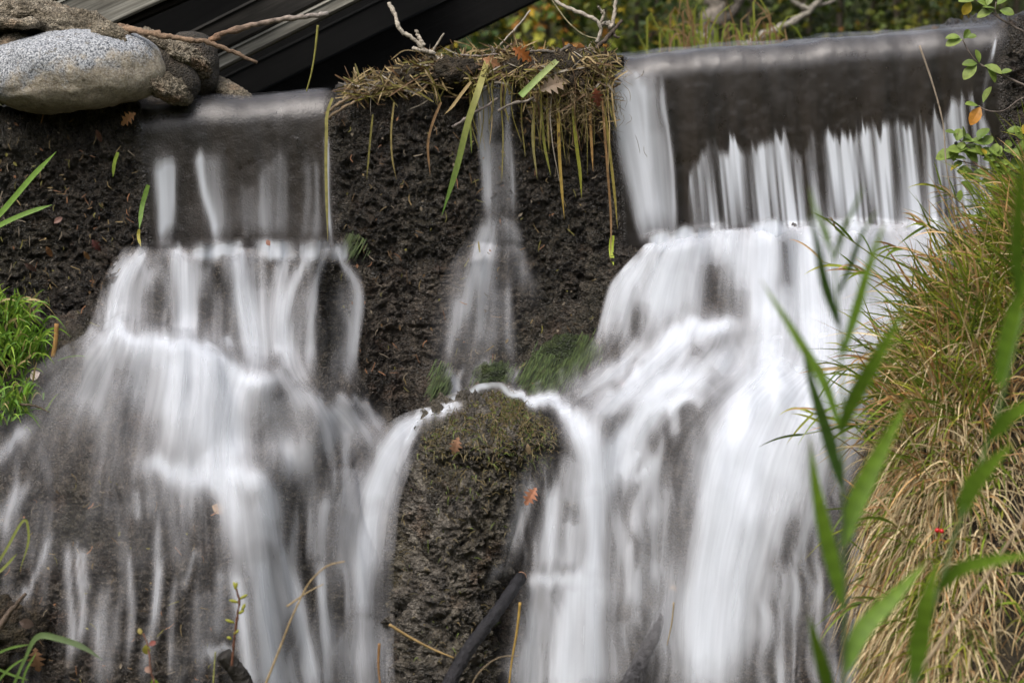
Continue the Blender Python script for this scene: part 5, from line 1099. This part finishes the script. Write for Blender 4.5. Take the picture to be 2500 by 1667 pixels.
def tuft_soil():
    V = []; F = []; n = 0
    for (px, py, Y, rx, ry, rd) in [(-30, 850, -.22, 120, 130, .2), (0, 980, -.45, 80, 75, .2), (-60, 1560, -1.35, 200, 130, .3)]:
        Q, f = blob_px(px, py, Y, rx, ry, rd, int(py), [('f', 7, .06), ('b', 22, .06), ('b', 60, .03)], (70, 100)); V.append((Q+at(px, py, Y)).reshape(-1, 3)); F.append(f+n); n += Q.shape[0]*Q.shape[1]
    return tag(new_mesh('left_bank', np.concatenate(V), np.concatenate(F), M_SOIL), kind='structure')
tuft_soil()
blade_thing('wild_grass', 'long green blade pointing up right over the muddy wall', 'grass blade', [(-20, 545), (20, 500), (80, 430), (138, 370)], -.45, 7, GR, GR)
blade_thing('wild_grass', 'second green blade lying lower and flatter at the left edge', 'grass blade', [(-20, 560), (30, 535), (80, 515), (128, 500)], -.45, 6, GR, (.2, .33, .08))
blade_thing('bent_grass', 'bent yellow-green blade with a sharp kink at lower left', 'grass blade', [(-30, 1420), (10, 1350), (65, 1272), (70, 1300), (48, 1395)], -1.9, 3.4, (.25, .28, .07), (.25, .28, .07), n=40)
blade_thing('bent_grass', 'short yellow-green blade below the kinked one', 'grass blade', [(-20, 1410), (10, 1385), (42, 1350)], -1.9, 3.6, (.25, .28, .07))
blade_thing('broad_blade', 'broad pale green blade arching right over the lower left water', 'grass blade', [(30, 1680), (60, 1610), (95, 1552), (150, 1560), (205, 1580), (250, 1610)], -2.4, 8, (.11, .19, .035), (.17, .22, .12), n=30, shape=([0, .3, .5, .8, 1], [.4, .5, 1.0, .9, .05]))
for i, (pts, lab) in enumerate([([(-20, 1600), (30, 1580), (75, 1572)], 'highest thin blade in the bottom left corner'), ([(-20, 1680), (30, 1625), (70, 1600)], 'thin blade rising in the bottom left corner'), ([(-20, 1625), (25, 1645), (70, 1660)], 'thin blade drooping in the bottom left corner'), ([(50, 1690), (62, 1640), (90, 1590)], 'upright thin blade beside the broad pale blade')]):
    blade_thing('thin_blade', lab, 'grass blade', pts, -2.3, 3, (.12, .21, .04), (.15, .24, .05), group='thin blades in the bottom left corner')
b = MB(); px_tube(b, [(138, 790), (136, 830), (129, 872)], -.62, 5.5, 6, (.36, .19, .06), 8, 10, .05, (.42, .25, .09)); tag(b.build('broken_reed', M_STRAW), 'short orange-brown broken reed stem standing beside the left grass', 'stem')
branch('bank_stick', 'split brown stick leaning in the lower left corner', 'stick', [dict(pts=[(-20, 1560), (20, 1500), (62, 1448)], Y=-1.75, r0=10, r1=4, c=(.13, .095, .07), seed=41)])
branch('tuft_twig', 'dark twig pointing right from the lower left tuft', 'twig', [dict(pts=[(50, 985), (90, 992), (120, 1006)], Y=-.85, r0=3.5, r1=2, c=(.12, .09, .06), seed=42)])
# budding stems and dry stalks in front of the water
def budding():
    b = MB(); Y = -2.2; px_tube(b, [(566, 1625), (572, 1560), (580, 1500), (584, 1465), (577, 1436)], Y, 3.6, 2.2, (.14, .06, .035), 7, 24, .1); root = tag(b.build('budding_stem', M_BARK), 'slim red-brown stem with yellow-green buds before the left fall', 'plant stem')
    for (x, y, L, a) in [(577, 1440, 22, -1.9), (574, 1438, 18, -1.3), (582, 1470, 24, 3.4), (584, 1462, 24, -.5), (590, 1490, 20, -1.1), (582, 1498, 18, -.6), (572, 1520, 24, 3.5), (570, 1548, 18, -.7), (566, 1560, 14, 3.6)]:
        lb = MB(); d = cr*math.cos(a)-cu*math.sin(a); k = pxs(Y); lb.tube(np.array([at(x, y, Y)+d*L*k*t for t in (0, .3, .7, 1)]), np.array([1.2, 3.8, 4.2, 1])*k, (.36, .36, .05), 7); lb.build('bud', M_GRASS, root)
    b = MB(); Y = -2.3; px_tube(b, [(378, 1680), (368, 1630), (362, 1580), (350, 1545)], Y, 3, 2, (.20, .10, .07), 7, 16, .1); root = tag(b.build('budding_stem', M_BARK), 'small stem with a red bud and a yellow leaf at the bottom left', 'plant stem')
    for (x, y, L, a, c) in [(364, 1575, 18, -.6, (.28, .08, .06)), (356, 1572, 26, 1.5, (.32, .29, .05)), (345, 1548, 16, -2, (.34, .27, .06)), (372, 1655, 26, 1.2, (.22, .30, .04)), (372, 1640, 22, 3.7, (.3, .17, .12))]:
        lb = MB(); d = cr*math.cos(a)-cu*math.sin(a); k = pxs(Y); lb.leaf(at(x, y, Y), d, (0, -1, .4), L*k, L*k*.4, np.array(c), 'oval', .3); lb.build('leaf', M_LEAF, root)
budding()
STK = (.40, .29, .15)
for i, (pts, Y, w, c, lab) in enumerate([
  ([(640, 1690), (680, 1590), (720, 1490), (765, 1410), (805, 1378), (842, 1370)], -2.6, 3, STK, 'long pale arching dry stalk before the left fall'),
  ([(700, 1480), (760, 1440), (790, 1425)], -2.55, 2.2, STK, 'side stalk beside the long pale arching one'),
  ([(950, 1524), (1010, 1560), (1070, 1590), (1108, 1605)], -1.9, 4, (.36, .24, .10), 'golden dry stalk slanting left of the black log'),
  ([(1270, 1470), (1262, 1540), (1250, 1610), (1242, 1680)], -1.9, 3.6, (.44, .28, .07), 'golden upright stalk right of the black log'),
  ([(926, 1570), (924, 1620), (930, 1690)], -2.2, 3.6, (.34, .18, .07), 'short rusty stalk below the golden slanting one'),
  ([(1140, 1690), (1180, 1630), (1220, 1604), (1265, 1600)], -2.3, 2.2, (.24, .18, .11), 'dim brown arching stalk at the foot of the black log'),
  ([(1645, 1470), (1640, 1520), (1628, 1575)], -1.75, 2, (.42, .32, .18), 'thin pale straw on the grey stump'),
  ([(2245, 112), (2280, 215), (2302, 300), (2310, 400), (2330, 520)], -.7, 2.6, (.36, .29, .22), 'tall thin straw stem before the right spillway'),
  ([(2325, 500), (2340, 570), (2350, 620)], -.75, 3, (.26, .18, .10), 'brown base stalk under the tall thin straw'),
  ([(520, 1680), (523, 1630), (526, 1590)], -2.2, 2.6, (.30, .30, .10), 'pale green stalk beside the dark log end'),
  ([(776, 62), (770, 120), (760, 180), (748, 224)], -.0, 3, (.26, .24, .06), 'thin yellowish stem hanging from the forked branch tip'),
  ([(2200, 1700), (2300, 1560), (2400, 1420), (2510, 1250)], -3.6, 6, (.36, .27, .17), 'blurred tan stalk crossing the lower right bank')]):
    b = MB(); px_tube(b, pts, Y, w, w*.55, c, 6, 26, .1, None, i); tag(b.build('dry_stalk', M_STRAW), lab, 'stalk', 'dry stalks before the water')

# bits of straw, bark and leaf washed onto the bare wall and rock
def build_litter():
    b = MB(); r = random.Random(91)
    for i in range(520):
        z = r.random()
        if z < .38: x, y = r.uniform(-20, 330), r.uniform(290, 800)
        elif z < .8: x, y = r.uniform(830, 1480), r.uniform(280, 960)
        else: x, y = r.uniform(0, 520), r.uniform(1150, 1667)
        Y = float(depth(x, y))-.035-.03*r.random(); a = r.uniform(0, 6.28) if r.random() < .5 else r.gauss(1.5, .4); L = r.uniform(6, 30)
        c = np.array(r.choice([(.26, .19, .09), (.16, .10, .05), (.20, .18, .05), (.30, .15, .08), (.22, .18, .13)]))*r.uniform(.5, 1.2)
        dx, dy = math.cos(a)*L, math.sin(a)*L
        if r.random() < .75: px_blade(b, [(x, y), (x+dx*.5+r.gauss(0, 3), y+dy*.5), (x+dx, y+dy)], Y, r.uniform(.6, 1.5), c, n=6)
        else: px_blade(b, [(x, y), (x+dx*.25, y+dy*.25), (x+dx*.5, y+dy*.5)], Y, r.uniform(2, 5), c, n=5, side=(r.gauss(0, .6), -1, r.gauss(0, .6)), fold=.6, shape=([0, .4, 1], [.2, 1, .1]))
    return tag(b.build('leaf_litter', M_STRAW), kind='stuff')
build_litter()
